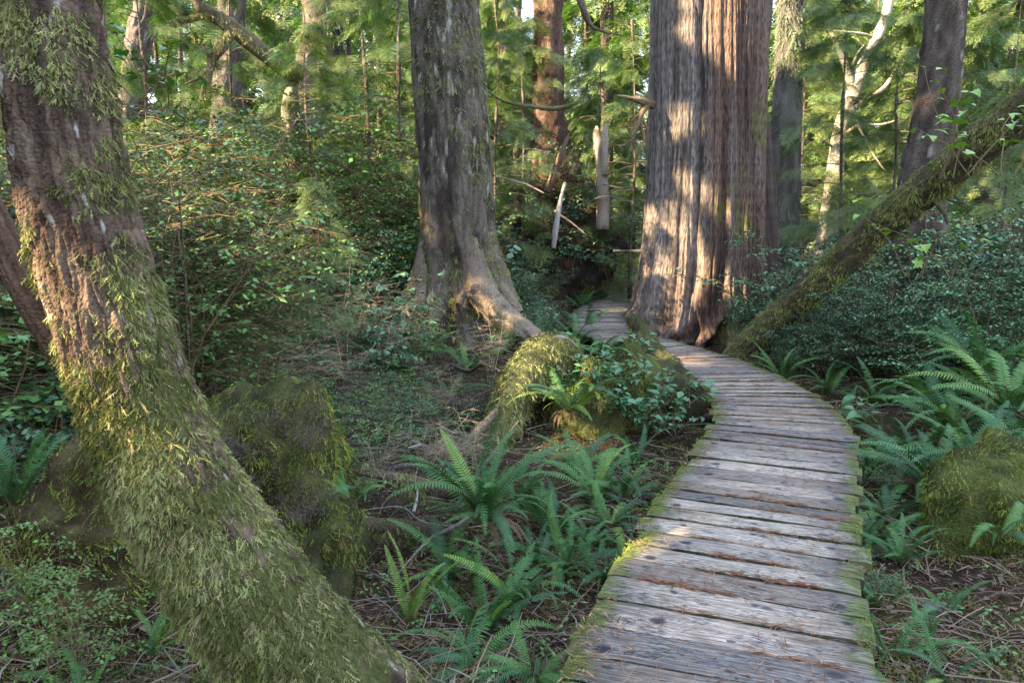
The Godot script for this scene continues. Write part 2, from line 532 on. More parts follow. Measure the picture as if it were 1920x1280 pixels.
func make_leaning_tree() -> void:
	var line := line_px([[770, 1490, 2.8, 370], [690, 1385, 2.8, 305], [612, 1290, 2.82, 270], [530, 1200, 2.84, 255], [455, 1100, 2.86, 246], [388, 1000, 2.88, 240], [325, 900, 2.9, 226], [278, 800, 2.95, 216], [240, 700, 2.98, 212], [208, 600, 3.0, 212], [160, 440, 3.05, 206], [130, 300, 3.08, 204], [93, 0, 3.15, 186], [82, -300, 3.25, 176], [70, -900, 3.4, 160], [40, -1700, 3.6, 140]], .95)
	var t := trunk(line, 260, 640, func(a, s, _f, r, p):
		var g := scaly(a, s, r, 30.0, .017, Color(.055, .038, .028), Color(.15, .105, .075), .13)
		var m: float = noise.get_noise_3d(p.x * 60, p.y * 45, p.z * 60) * 1.2 + .8 * fine.get_noise_3d(p.x * 130, p.y * 90, p.z * 130) + ss(1.5, .2, p.y) * .6 - .30
		g[1] = (g[1] as Color).lerp(Color(.075, .08, .026), clampf(m * 4, 0, .9))
		return g, M.bark)
	var root := thing("hemlock_tree", "big mossy trunk in the foreground, bent and leaning to the left, bark scaly above", "tree", xyz(line[0]))
	put(obj("trunk", t.mesh, root), root)
	var keep := func(p: Vector3, out: Vector3, f: float) -> float:
		var g := noise.get_noise_3d(p.x * 60, p.y * 45, p.z * 60) + .6 * noise.get_noise_3d(p.x * 170, p.y * 120, p.z * 170)
		var low := ss(1.35, .35, p.y)          # thick moss low down, thin higher up
		var right := ss(-.2, .9, out.x)
		var want: float = lerpf(-.17, .72, low) + right * .3 * (1 - low)
		if p.x > -.62 and out.x * .5 + out.z > .2: want -= ss(.45, 0.0, absf(noise.get_noise_3d(p.x * 45 + 7, p.y * 45, p.z * 45))) * .95 * ss(.35, -.1, p.y)
		return clampf((g + want) * 4.0, .02, 1)
	put(obj("moss", moss_on(t, 34000, Vector2(.022, .056), keep, MOSS, EYE, 7, 8), root, "stuff"), root)
	var thin := func(p: Vector3, out: Vector3, _f: float) -> float: return clampf((noise.get_noise_3d(p.x * 70 + 9, p.y * 40, p.z * 70) + .18 + ss(-.3, .8, out.x) * .3 + ss(1.6, .6, p.y) * .3) * 2.5, .03, 1)
	put(obj("short_moss", moss_on(t, 24000, Vector2(.008, .019), thin, [Color(.07, .075, .024), Color(.16, .155, .055), Color(.19, .16, .08)], EYE, 2, 6), root, "stuff"), root)
	# the torn older stem that leans against it on the left
	var l2 := line_px([[160, 730, 3.2, 50], [102, 625, 3.2, 62], [58, 550, 3.2, 62], [22, 480, 3.25, 56], [-12, 410, 3.3, 50], [-60, 320, 3.35, 46], [-140, 180, 3.4, 40], [-330, -150, 3.5, 34], [-620, -700, 3.7, 26]])
	var t2 := trunk(l2, 60, 110, func(a, s, _f, r, _p):
		var v := fine.get_noise_3d(cos(a) * 60, sin(a) * 60, s * 14)
		return [r * (1 + .10 * noise.get_noise_3d(cos(a) * 30, sin(a) * 30, s * 20)) + v * .012, Color(.085, .05, .034).lerp(Color(.17, .105, .07), clampf(.5 + v, 0, 1))], M.bark)
	put(obj("side_stem", t2.mesh, root), root)

func put(o: Node3D, root: Node3D) -> void:   # a part built in the scene's own coordinates
	o.position = -root.position

func make_centre_tree() -> void:
	var b := at(866, 632, 10.2)
	var root := thing("hemlock_tree", "upright mossy tree at the picture's middle with buttress roots spreading at its foot", "tree", b)
	var line := line_px([[862, 690, 10.2, 190], [862, 640, 10.2, 178], [862, 590, 10.2, 160], [858, 520, 10.2, 140], [857, 440, 10.2, 132], [852, 300, 10.2, 132], [842, 150, 10.2, 133], [831, 0, 10.25, 128], [815, -300, 10.3, 120], [790, -900, 10.4, 106], [770, -1800, 10.5, 80]])
	var t := trunk(line, 190, 420, func(a, s, _f, r, _p):
		var g := scaly(a, s, r, 15.0, .030, Color(.055, .043, .035), Color(.16, .13, .105), .2)
		var low := exp(-s / 1.1)
		g[0] += r * low * (.12 + .26 * cos(5 * a + .6) + .13 * cos(9 * a)) + r * .35 * exp(-s / .35)
		g[0] -= .13 * gauss(a, 1.12 + .06 * sin(s * 2), .13) * ss(2.7, .9, s) + .05 * gauss(a, 1.75, .1) * ss(4.0, 1.0, s)
		return g, M.bark)
	put(obj("trunk", t.mesh, root), root)
	var roots := [
		[[872, 430, 10.0, 50], [885, 500, 9.85, 58], [905, 550, 9.7, 60], [940, 592, 9.5, 54], [985, 622, 9.3, 42], [1030, 650, 9.1, 26]],
		[[905, 440, 10.15, 40], [925, 500, 10.1, 44], [945, 550, 10.0, 42], [968, 590, 9.9, 30]],
		[[815, 440, 10.1, 50], [800, 510, 10.0, 54], [785, 570, 9.85, 54], [765, 625, 9.7, 44]]]
	for q in roots:
		var rt := bark_tube(line_px(q), 44, 70, 8.0, .022, Color(.13, .095, .075), Color(.22, .17, .13), .1)
		put(obj("root", rt.mesh, root), root)
		put(obj("moss", moss_on(rt, 2600, Vector2(.03, .07), func(p, _o, _f): return clampf(.55 + noise.get_noise_3d(p.x * 60, p.y * 60, p.z * 60) * 2, .05, 1), MOSS), root, "stuff"), root)
	var keep := func(p: Vector3, out: Vector3, _f: float) -> float:
		var g := noise.get_noise_3d(p.x * 45, p.y * 25, p.z * 45) + .5 * noise.get_noise_3d(p.x * 150, p.y * 100, p.z * 150)
		if p.y > 6: return 0
		return clampf((g + ss(1.6, .1, p.y) * .9 + ss(-.35, .5, out.x) * .5) * 2.2, .02, 1)
	put(obj("moss", moss_on(t, 17000, Vector2(.03, .075), keep, [Color(.07, .085, .025), Color(.17, .185, .06), Color(.23, .23, .15)]), root, "stuff"), root)

func make_cedar() -> void:
	var c := at(1316, 560, 14.25)
	c.y = -.25
	var root := thing("red_cedar", "huge fluted cedar with grey and red-brown stringy bark beside the boardwalk", "tree", c)
	var line := []
	for q in [[-.3, 1.10, 0], [.2, 1.10, 0], [.9, 1.07, 0], [1.8, 1.06, 0], [3.2, 1.05, -.01], [5.0, 1.04, -.04], [7, 1.02, -.08], [10, .95, -.1], [16, .8, -.15], [24, .55, -.2]]:
		line.append(v4(Vector3(c.x + q[2], c.y + q[0], c.z), q[1] + .12 * exp(-q[0] / 1.3)))
	var grooves := [[1.93, .16, .07, 9.0], [1.52, .10, .05, 7.0], [.86, .13, .07, 5.0], [1.22, .06, .06, 8.0], [2.45, .035, .03, 6.0], [2.72, .045, .04, 7.0], [.45, .09, .07, 6.0], [2.2, .03, .03, 5.0], [1.05, .04, .04, 4.0]]
	var lobes := [[2.78, .62, .26, .85, .22], [2.22, .58, .15, .62, .5], [1.80, .60, .10, .5, .75], [1.46, .46, .10, .42, .6], [1.12, .5, .14, .55, .4], [.66, .38, .18, .6, .1], [.15, .5, .25, .6, 0], [3.4, .5, .3, .7, 0], [4.4, .4, .5, .6, 0], [5.3, .4, .5, .6, 0]]
	var cracks := []
	for k in 46: cracks.append([R(-.3, 3.4), R(.02, .06), R(.011, .022), R(-1, 6), R(.7, 3.2)])
	var t := trunk(line, 560, 430, func(a, s, _f, r, p):
		var h: float = s - .3
		var aa: float = a + .05 * noise.get_noise_2d(s * 12, 5) 
		var rr: float = r * (1 + .035 * noise.get_noise_2d(cos(a) * 30 + 50, sin(a) * 30 + s * 2))
		for g in grooves: rr -= g[1] * gauss(aa, g[0] + .05 * noise.get_noise_2d(s * 16, g[0] * 100), g[2] * (1 + .7 * ss(2.5, 0, h))) * ss(g[3], g[3] * .5, h) * (1 + .9 * ss(2.2, .2, h))
		for q in cracks:
			if absf(h - q[3]) < q[4]: rr -= q[1] * gauss(aa, q[0] + .035 * noise.get_noise_2d(s * 25, q[0] * 200), q[2]) * ss(q[4], q[4] * .6, absf(h - q[3]))
		for l in lobes:
			var hh := maxf(h, 0)
			rr += l[1] * gauss(aa + .06 * noise.get_noise_2d(h * 70, l[0] * 90), l[0] - l[4] * (1 - exp(-hh / .8)), l[2] * (1 + .5 * hh)) * exp(-hh / l[3])
		rr -= .16 * exp(-maxf(h, 0) / .5)
		var u: float = aa * 11.0
		var fib := fine.get_noise_3d(cos(aa) * 210, sin(aa) * 210, s * 4.5)
		var fib2 := fine.get_noise_3d(cos(aa) * 560, sin(aa) * 560, s * 11)
		rr += fib * .034 + fib2 * .018
		var tone := clampf(.5 + fib * .7 + noise.get_noise_2d(aa * 90, s * 8) * .8, 0, 1)
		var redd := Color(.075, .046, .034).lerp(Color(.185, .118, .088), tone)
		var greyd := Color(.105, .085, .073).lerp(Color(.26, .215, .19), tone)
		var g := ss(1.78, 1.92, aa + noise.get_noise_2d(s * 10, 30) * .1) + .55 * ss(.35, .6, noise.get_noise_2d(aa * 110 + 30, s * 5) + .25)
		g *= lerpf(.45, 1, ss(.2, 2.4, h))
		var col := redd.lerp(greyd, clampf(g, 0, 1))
		var mo := noise.get_noise_3d(p.x * 40, p.y * 26, p.z * 40) + .4 * fine.get_noise_3d(p.x * 80, p.y * 80, p.z * 80)
		if mo > .18 and aa < 1.7: col = col.lerp(Color(.14, .13, .045), clampf((mo - .18) * 4, 0, .75))
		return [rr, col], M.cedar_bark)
	put(obj("trunk", t.mesh, root), root)
	var fibre := func(a, s, _f, r, _p):
		var v := fine.get_noise_3d(cos(a) * 60, sin(a) * 60, s * 9)
		return [r * (1 + .06 * noise.get_noise_2d(s * 40, a)) + v * .025, Color(.10, .065, .05).lerp(Color(.20, .145, .12), clampf(.5 + v, 0, 1))]
	# a second stem, close behind on the right
	var l2 := line_px([[1446, 560, 14.9, 40], [1436, 430, 14.9, 42], [1430, 330, 14.9, 46], [1420, 230, 14.95, 42], [1413, 130, 15.0, 42], [1424, 0, 15.0, 48], [1430, -400, 15.2, 46]])
	var s2 := trunk(l2, 50, 120, fibre, M.cedar_bark)
	put(obj("second_stem", s2.mesh, root), root)
	# the twisted dead limb on its left flank
	for q in [[[1222, 196, 13.7, 18], [1205, 190, 13.4, 14], [1182, 184, 13.3, 8], [1158, 180, 13.2, 3]],
			[[1218, 192, 13.6, 16], [1205, 208, 13.4, 13], [1196, 232, 13.35, 9], [1186, 252, 13.35, 7], [1181, 285, 13.3, 3]],
			[[1205, 208, 13.4, 8], [1202, 235, 13.35, 7], [1208, 258, 13.3, 6], [1203, 282, 13.3, 3]],
			[[1196, 235, 13.38, 7], [1184, 262, 13.3, 5], [1170, 272, 13.3, 4], [1158, 274, 13.2, 2]], [[1187, 255, 13.38, 5], [1192, 290, 13.3, 4], [1190, 306, 13.3, 2]],
			[[1206, 225, 13.4, 6], [1214, 245, 13.3, 5], [1209, 275, 13.3, 3]], [[1200, 215, 13.4, 6], [1188, 222, 13.3, 5], [1178, 240, 13.3, 3], [1182, 256, 13.3, 2]]]:
		var lb := bark_tube(line_px(q), 12, 24, 22, .012, Color(.13, .085, .05), Color(.25, .175, .105))
		put(obj("dead_limb", lb.mesh, root), root)

func make_leaning_log() -> void:
	var line := line_px([[1350, 690, 11.0, 38], [1400, 645, 10.8, 52], [1450, 600, 10.6, 60], [1520, 545, 10.2, 68], [1600, 470, 9.7, 74], [1680, 400, 9.2, 80], [1760, 335, 8.7, 86], [1840, 268, 8.2, 90], [1900, 225, 7.9, 92], [2000, 130, 7.4, 96], [2150, -20, 6.8, 100]], .82)
	var root := thing("fallen_log", "mossy log leaning up to the right from the boardwalk's bend", "log", xyz(line[0]))
	var t := bark_tube(line, 60, 190, 14, .025, Color(.07, .058, .035), Color(.14, .115, .07), .03)
	put(obj("trunk", t.mesh, root), root)
	put(obj("moss", moss_on(t, 15000, Vector2(.028, .07), func(p, out, _f): return clampf(.5 + out.y * .9 + noise.get_noise_3d(p.x * 90, p.y * 90, p.z * 90) * 1.4, .06, 1), [Color(.07, .085, .022), Color(.19, .205, .06), Color(.18, .15, .06)]), root, "stuff"), root)
	for q in [[[1748, 370, 8.7, 12], [1770, 398, 8.6, 9], [1778, 420, 8.55, 5]], [[1760, 350, 8.7, 8], [1780, 375, 8.6, 6], [1812, 380, 8.5, 3]]]:
		var lb := bark_tube(line_px(q), 10, 16, 14, .008, Color(.10, .08, .05), Color(.15, .12, .08))
		put(obj("stub", lb.mesh, root), root)

# a plain trunk further back: px line, shades, how mossy
func back_trunk(called: String, label: String, group: String, list: Array, c0: Color, c1: Color, size := 5.0, deep := .03, moss := 0, m := "bark") -> Node3D:
	var line := line_px(list)
	var root := thing(called, label, "tree", xyz(line[0]), group)
	var t := bark_tube(line, 44, 150, size, deep, c0, c1, .08, m)
	put(obj("trunk", t.mesh, root), root)
	if moss:
		put(obj("moss", moss_on(t, moss, Vector2(.08, .2), func(p, _o, _f): return clampf(.5 + noise.get_noise_3d(p.x * 30, p.y * 20, p.z * 30) * 1.6, .05, 1) if p.y < 9 else 0.0, [Color(.08, .095, .06), Color(.16, .185, .12)], EYE, 4), root, "stuff"), root)
	return root

# ------------------------------------------------------------------ foliage
var fronds := []          # [arch][tint] meshes, each a metre long
var broad := []           # broad leaf meshes, each a metre long
var sprays := []          # flat conifer branchlets, a metre long
var coarse := []

func make_frond(e0: float, e1: float, col: Color, pairs: int, wide: float, sd: int) -> ArrayMesh:
	var mb := MB.new()
	var n := 22
	var pts := []
	var p := Vector3.ZERO
	var r := RandomNumberGenerator.new(); r.seed = sd
	var sway := r.randf_range(-.55, .55)
	for k in n + 1:
		pts.append(p)
		var f := k / float(n)
		var e := deg_to_rad(lerpf(e0, e1, pow(f, 1.25)))
		p += Vector3(cos(e) * cos(sway * f), sin(e), cos(e) * sin(sway * f)) / n
	var rach := PackedVector3Array(); var rad := PackedFloat32Array()
	for k in range(0, n + 1, 2): rach.append(pts[k]); rad.append(lerpf(.006, .0015, k / float(n)))
	mb.tube(rach, rad, 3, Color(.10, .075, .03))
	for k in pairs:
		var f := .10 + .89 * k / float(pairs)
		var x := f * n; var j := mini(int(x), n - 1)
		var q: Vector3 = (pts[j] as Vector3).lerp(pts[j + 1], x - j)
		var t: Vector3 = ((pts[j + 1] as Vector3) - pts[j]).normalized()
		var side := t.cross(Vector3.UP if absf(t.y) < .97 else Vector3.RIGHT).normalized()
		var up := side.cross(t)
		var l := wide * pow(sin(PI * clampf(pow(f, .8) * .93 + .05, 0, 1)), .75) * r.randf_range(.88, 1.06)
		for sg in [-1, 1]:
			if r.randf() < .02: continue
			var d: Vector3 = (side * sg + t * (.16 + .45 * f) - up * r.randf_range(.02, .28)).normalized()
			var w := .89 / pairs * .74
			var m := q + d * l * .55 + up * .012 * l
			var v := mb.v.size()
			var cc := Color(col.r * r.randf_range(.88, 1.12), col.g * r.randf_range(.9, 1.1), col.b)
			for a in [q - t * w * .42, q + t * w * .46, m + t * w * .42, m - t * w * .36, q + d * l + t * w * .25 - up * l * .10]: mb.vert(a, cc)
			mb.i.append_array([v, v + 1, v + 2, v, v + 2, v + 3, v + 3, v + 2, v + 4])
	return mb.mesh(M.frond)

func make_spray(l_needle: float, w_needle: float, step: float, col: Color, tip: Color, sd: int) -> ArrayMesh:   # hemlock branchlet along +x, drooping
	var mb := MB.new()
	var r := RandomNumberGenerator.new(); r.seed = sd
	var axis := PackedVector3Array(); var rad := PackedFloat32Array()
	for k in 7:
		var t := k / 6.0
		axis.append(Vector3(t, -.22 * t * t, .03 * sin(t * 5 + sd))); rad.append(lerpf(.008, .002, t))
	mb.tube(axis, rad, 3, Color(.10, .07, .045))
	var n := 13
	for k in n:
		for sg in [-1, 1]:
			var t: float = .08 + .88 * (k + r.randf() * .7) / n
			var q := Vector3(t, -.22 * t * t, .03 * sin(t * 5 + sd))
			var l := (.40 * pow(1 - t, .8) + .06) * r.randf_range(.65, 1.1)
			var d := Vector3(r.randf_range(.55, .9), r.randf_range(-.3, .05), sg * 1.0).normalized()
			mb.tri(q, q + Vector3(.006, 0, 0), q + d * l, Color(.12, .09, .05))
			var m := int(l / step)
			for a in m:
				var f := (a + 1.0) / m
				var p := q + d * l * f - Vector3(0, .10 * l * f * f, 0)
				var cc := col.lerp(tip, clampf(f * .6 + t * .3 + r.randf_range(-.2, .2), 0, 1))
				for s2 in [-1, 1]:
					var e: Vector3 = (d * .75 + Vector3(-d.z, r.randf_range(-.25, .25), d.x) * s2).normalized()
					mb.tri(p - d * w_needle * .5, p + d * w_needle * .5, p + e * l_needle * r.randf_range(.7, 1.1), cc)
	return mb.mesh(M.needle)

# [stems, leaves] of a shrub about h high
func make_shrub(sd: int, h: float, spread: float, stems: int, sides: int, twigs: int, leaf_l: float, leaf_w: float, step: float, c0: Color, c1: Color, m: Material, stem_col: Color, full := false) -> Array:
	var r := RandomNumberGenerator.new(); r.seed = sd
	var st := MB.new(); var lf := MB.new()
	for k in stems:
		var a := r.randf() * TAU
		var p := Vector3(cos(a), 0, sin(a)) * r.randf() * .12 * h
		var d := Vector3(cos(a) * spread * r.randf(), 1, sin(a) * spread * r.randf()).normalized()
		var hh := h * r.randf_range(.6, 1.05)
		var pts := PackedVector3Array(); var rad := PackedFloat32Array()
		for j in 8:
			pts.append(p); rad.append(.005 * h * (1 - j / 8.5) + .001)
			p += d * hh / 7
			d = (d + Vector3(r.randf_range(-.25, .25), r.randf_range(-.12, .1) - .02 * j * spread, r.randf_range(-.25, .25))).normalized()
		st.tube(pts, rad, 4, stem_col)
		for q in sides:
			var f := r.randf_range(.25, 1.0) * 6.9
			var j := mini(int(f), 6)
			var b := pts[j].lerp(pts[j + 1], f - j)
			var ba := r.randf() * TAU
			var bd := Vector3(cos(ba), r.randf_range(-.1, .7), sin(ba)).normalized()
			var bl := h * r.randf_range(.14, .34)
			var e := b + bd * bl - Vector3(0, bl * .15, 0)
			st.tube(PackedVector3Array([b, b.lerp(e, .5) + Vector3(0, bl * .06, 0), e]), PackedFloat32Array([.0018 * h, .0013 * h, .0006 * h]), 3, stem_col)
			for w in twigs:
				var g := r.randf_range(.2, 1.0)
				var tp := b.lerp(e, g)
				var ta := ba + r.randf_range(-1.3, 1.3)
				var td := Vector3(cos(ta), r.randf_range(-.35, .35), sin(ta)).normalized()
				var tl := h * r.randf_range(.07, .17)
				st.tri(tp, tp + Vector3(0, (.0025 if step > 0 else .0055) * h, 0), tp + td * tl * (1.0 if step > 0 else 1.6), stem_col)
				if step <= 0: continue
				var cnt := maxi(2, int(tl / step))
				for x in cnt:
					var sg := 1 if x % 2 else -1
					var side := Vector3(-td.z, 0, td.x).normalized() * sg
					var ld := (td * .6 + side + Vector3(0, r.randf_range(-.9, .35), 0)).normalized()
					var ls := (td - ld * td.dot(ld)).normalized() + Vector3(r.randf_range(-.4, .4), r.randf_range(-.95, .95), r.randf_range(-.4, .4))
					var cc := c0.lerp(c1, r.randf()); cc = Color(cc.r, cc.g, cc.b)
					var lp := tp + td * tl * (x + .5) / cnt
					var ll := leaf_l * r.randf_range(.6, 1.15)
					if full: lf.leaf(lp, ld, ls.normalized(), ll, leaf_w * ll / leaf_l, cc, r.randf_range(.0, .35))
					else: lf.blade(lp, ld, ls.normalized(), ll, leaf_w * ll / leaf_l, cc)
	return [st.mesh(M.twig), lf.mesh(m)]

var kinds := {}
var sapling: Array
func shrub(called: String, kind: String, p: Vector3, size: float, label: String, group := "", category := "shrub") -> Node3D:
	var set_: Array = kinds[kind]
	var pick: Array = set_[rng.randi() % set_.size()]
	var root := thing(called, label, category, p, group, R(0, TAU))
	root.scale = Vector3(1, R(.9, 1.12), 1) * size
	obj("stems", pick[0], root, "stuff")
	if (pick[1] as ArrayMesh).get_surface_count(): obj("foliage", pick[1], root, "stuff")
	return root

func fern(p: Vector3, n: int, size: float, label: String, tint := 0, arches := [0, 1, 1, 2, 2], facing := -10.0, group := "", lean := Vector3.ZERO) -> Node3D:
	var root := thing("sword_fern", label, "fern", p, group)
	n = int(n * 1.5)
	for k in n:
		var a := TAU * (k + R(-.35, .35)) / n if facing < -9 else facing + R(-1.1, 1.1)
		var ar: int = arches[rng.randi() % arches.size()]
		var tn: int = tint if rng.randf() < .55 else (3 if rng.randf() < .6 else rng.randi() % 3)
		var o := obj("frond", fronds[ar][tn], root)
		var b := Basis(Vector3.UP, a) * Basis(Vector3.RIGHT, R(-.55, .55)) * Basis(Vector3.BACK, R(-.25, .15))
		if lean != Vector3.ZERO:
			var ax := Vector3.UP.cross(lean)
			b = Basis(ax.normalized(), lean.length()) * b
		o.transform = Transform3D(b.scaled(Vector3.ONE * size * R(.55, 1.4)), Vector3(R(-.03, .03), 0, R(-.03, .03)))
	if n > 20:   # last year's fronds, brown, hanging round the crown
		for k in n / 4:
			var o := obj("dead_frond", fronds[4][0], root)
			o.transform = Transform3D(Basis(Vector3.UP, R(0, TAU)).scaled(Vector3.ONE * size * R(.45, .75)), Vector3.ZERO)
	return root

# a plant whose broad leaves can be told apart: every leaf is a part
func leafy(called: String, label: String, category: String, p: Vector3, stems: int, h: float, spread: float, leaves: int, size: float, tint: int, group := "", droop := 0.0) -> Node3D:
	var root := thing(called, label, category, p, group)
	var mb := MB.new()
	var nodes := []
	for k in stems:
		var a := R(0, TAU)
		var d := Vector3(cos(a) * spread * R(.3, 1.2), R(.7, 1), sin(a) * spread * R(.3, 1.2)).normalized()
		var q := Vector3(R(-.5, .5), 0, R(-.5, .5)) * spread * h * .8
		var pts := PackedVector3Array(); var rad := PackedFloat32Array()
		var l := h * R(.6, 1.1)
		for j in 7:
			pts.append(q); rad.append(.004 * (1 - j / 8.0) + .0008)
			if j > 1: nodes.append([q, d])
			q += d * l / 6
			d = (d + Vector3(R(-.3, .3), R(-.25, .12) - droop * .2, R(-.3, .3))).normalized()
		mb.tube(pts, rad, 4, Color(.13, .09, .05))
	obj("stem", mb.mesh(M.twig), root)
	for k in leaves:
		var nd: Array = nodes[(k * 7 + k / nodes.size()) % nodes.size()]
		var a := R(0, TAU)
		var o := obj("leaf", broad[tint * 4 + rng.randi() % 4], root)
		var d := (Vector3(cos(a), R(-.55, .3), sin(a)) + (nd[1] as Vector3) * .4).normalized()
		var b := basis_along(d, (Vector3.UP + Vector3(R(-.5, .5), 0, R(-.5, .5))).normalized())
		o.transform = Transform3D(b.scaled(Vector3.ONE * size * R(.6, 1.15)), (nd[0] as Vector3) + d * size * .15)
	return root

# ------------------------------------------------------------------ conifers
func lit(p: Vector3, more := 0.0) -> bool:   # whether a sunbeam that the photograph shows passes here
	for q in patches:
		var w: Vector3 = p - q[0]
		var t := w.dot(SUN_N)
		if t < .5: continue
		if (w - SUN_N * t).length() < q[1] + more: return true
	return false
var SUN_N := SUN.normalized()

func make_conifer(sd: int, h: float, base: float, reach: float, limbs: int, per: int, size: float, set_: Array, r0: float, open := false, where := Vector3.ZERO) -> Array:   # [trunk, limbs, spray transforms, tints]
	var r := RandomNumberGenerator.new(); r.seed = sd
	var line := []
	for k in 5: line.append(v4(Vector3(r.randf_range(-.1, .1) * k * .4, h * k / 4.0, r.randf_range(-.1, .1) * k * .4), maxf(.02, r0 * pow(1 - k / 4.2, .8))))
	line[0].w = r0 * 1.35
	var t := bark_tube(line, 20, 40, 4, .025, Color(.13, .095, .075), Color(.22, .175, .145), .1, "far_bark")
	var br := MB.new()
	var xf := []; var cols := []
	for k in limbs:
		var f := pow(r.randf(), .85)
		var y := lerpf(base, h * .98, f)
		var a := r.randf() * TAU
		var l := reach * (pow(1 - f, .7) + .12) * r.randf_range(.55, 1.1)
		var p := Vector3(0, y, 0)
		var d := Vector3(cos(a), r.randf_range(-.12, .22), sin(a)).normalized()
		var pts := PackedVector3Array(); var rad := PackedFloat32Array()
		for j in 6:
			pts.append(p); rad.append((.007 * l + .004) * (1 - j / 6.2))
			p += d * l / 5
			d = (d + Vector3(r.randf_range(-.12, .12), -.11, r.randf_range(-.12, .12))).normalized()
		br.tube(pts, rad, 4, Color(.12, .095, .075))
		for q in per:
			var g := lerpf(.22, 1.0, sqrt(r.randf())) * 4.95
			var j := int(g)
			var c := pts[j].lerp(pts[j + 1], g - j)
			var sa := a + r.randf_range(-1.35, 1.35)
			var sdv := Vector3(cos(sa), r.randf_range(-.95, .0), sin(sa)).normalized()
			var s := size * r.randf_range(.55, 1.15)
			if open and (lit(where + c, .08 * s) or lit(where + c + sdv * s * .5, .27 * s) or lit(where + c + sdv * s, .1 * s)): continue
			var b := basis_along(sdv, (Vector3.UP + Vector3(r.randf_range(-.8, .8), 0, r.randf_range(-.8, .8))).normalized())
			xf.append(Transform3D(b.scaled(Vector3.ONE * s), c))
			var v := r.randf_range(.75, 1.2)
			cols.append(Color(v * r.randf_range(.9, 1.15), v, v * .95))
	return [t.mesh, br.mesh(M.twig), xf, cols, set_]

func conifer(called: String, kit: Array, p: Vector3, turn: float, size: float, label: String, group := "") -> Node3D:
	var root := thing(called, label, "tree", p, group, turn)
	root.scale = Vector3.ONE * size
	obj("trunk", kit[0], root)
	obj("limbs", kit[1], root, "stuff")
	if kit.size() < 7:
		kit.resize(7)
		var half := int(kit[2].size() / 2)
		for e in 2:
			var mm := MultiMesh.new()
			mm.transform_format = MultiMesh.TRANSFORM_3D; mm.use_colors = true
			mm.mesh = kit[4][e % kit[4].size()]
			var lo := e * half; var hi: int = half if e == 0 else kit[2].size()
			mm.instance_count = hi - lo
			for k in range(lo, hi):
				mm.set_instance_transform(k - lo, kit[2][k]); mm.set_instance_color(k - lo, kit[3][k])
			kit[5 + e] = mm
	for e in 2:
		var o := MultiMeshInstance3D.new()
		o.name = "crown" if e == 0 else "crown_001"; o.multimesh = kit[5 + e]
		root.add_child(o, true); o.set_meta("kind", "stuff")
	return root

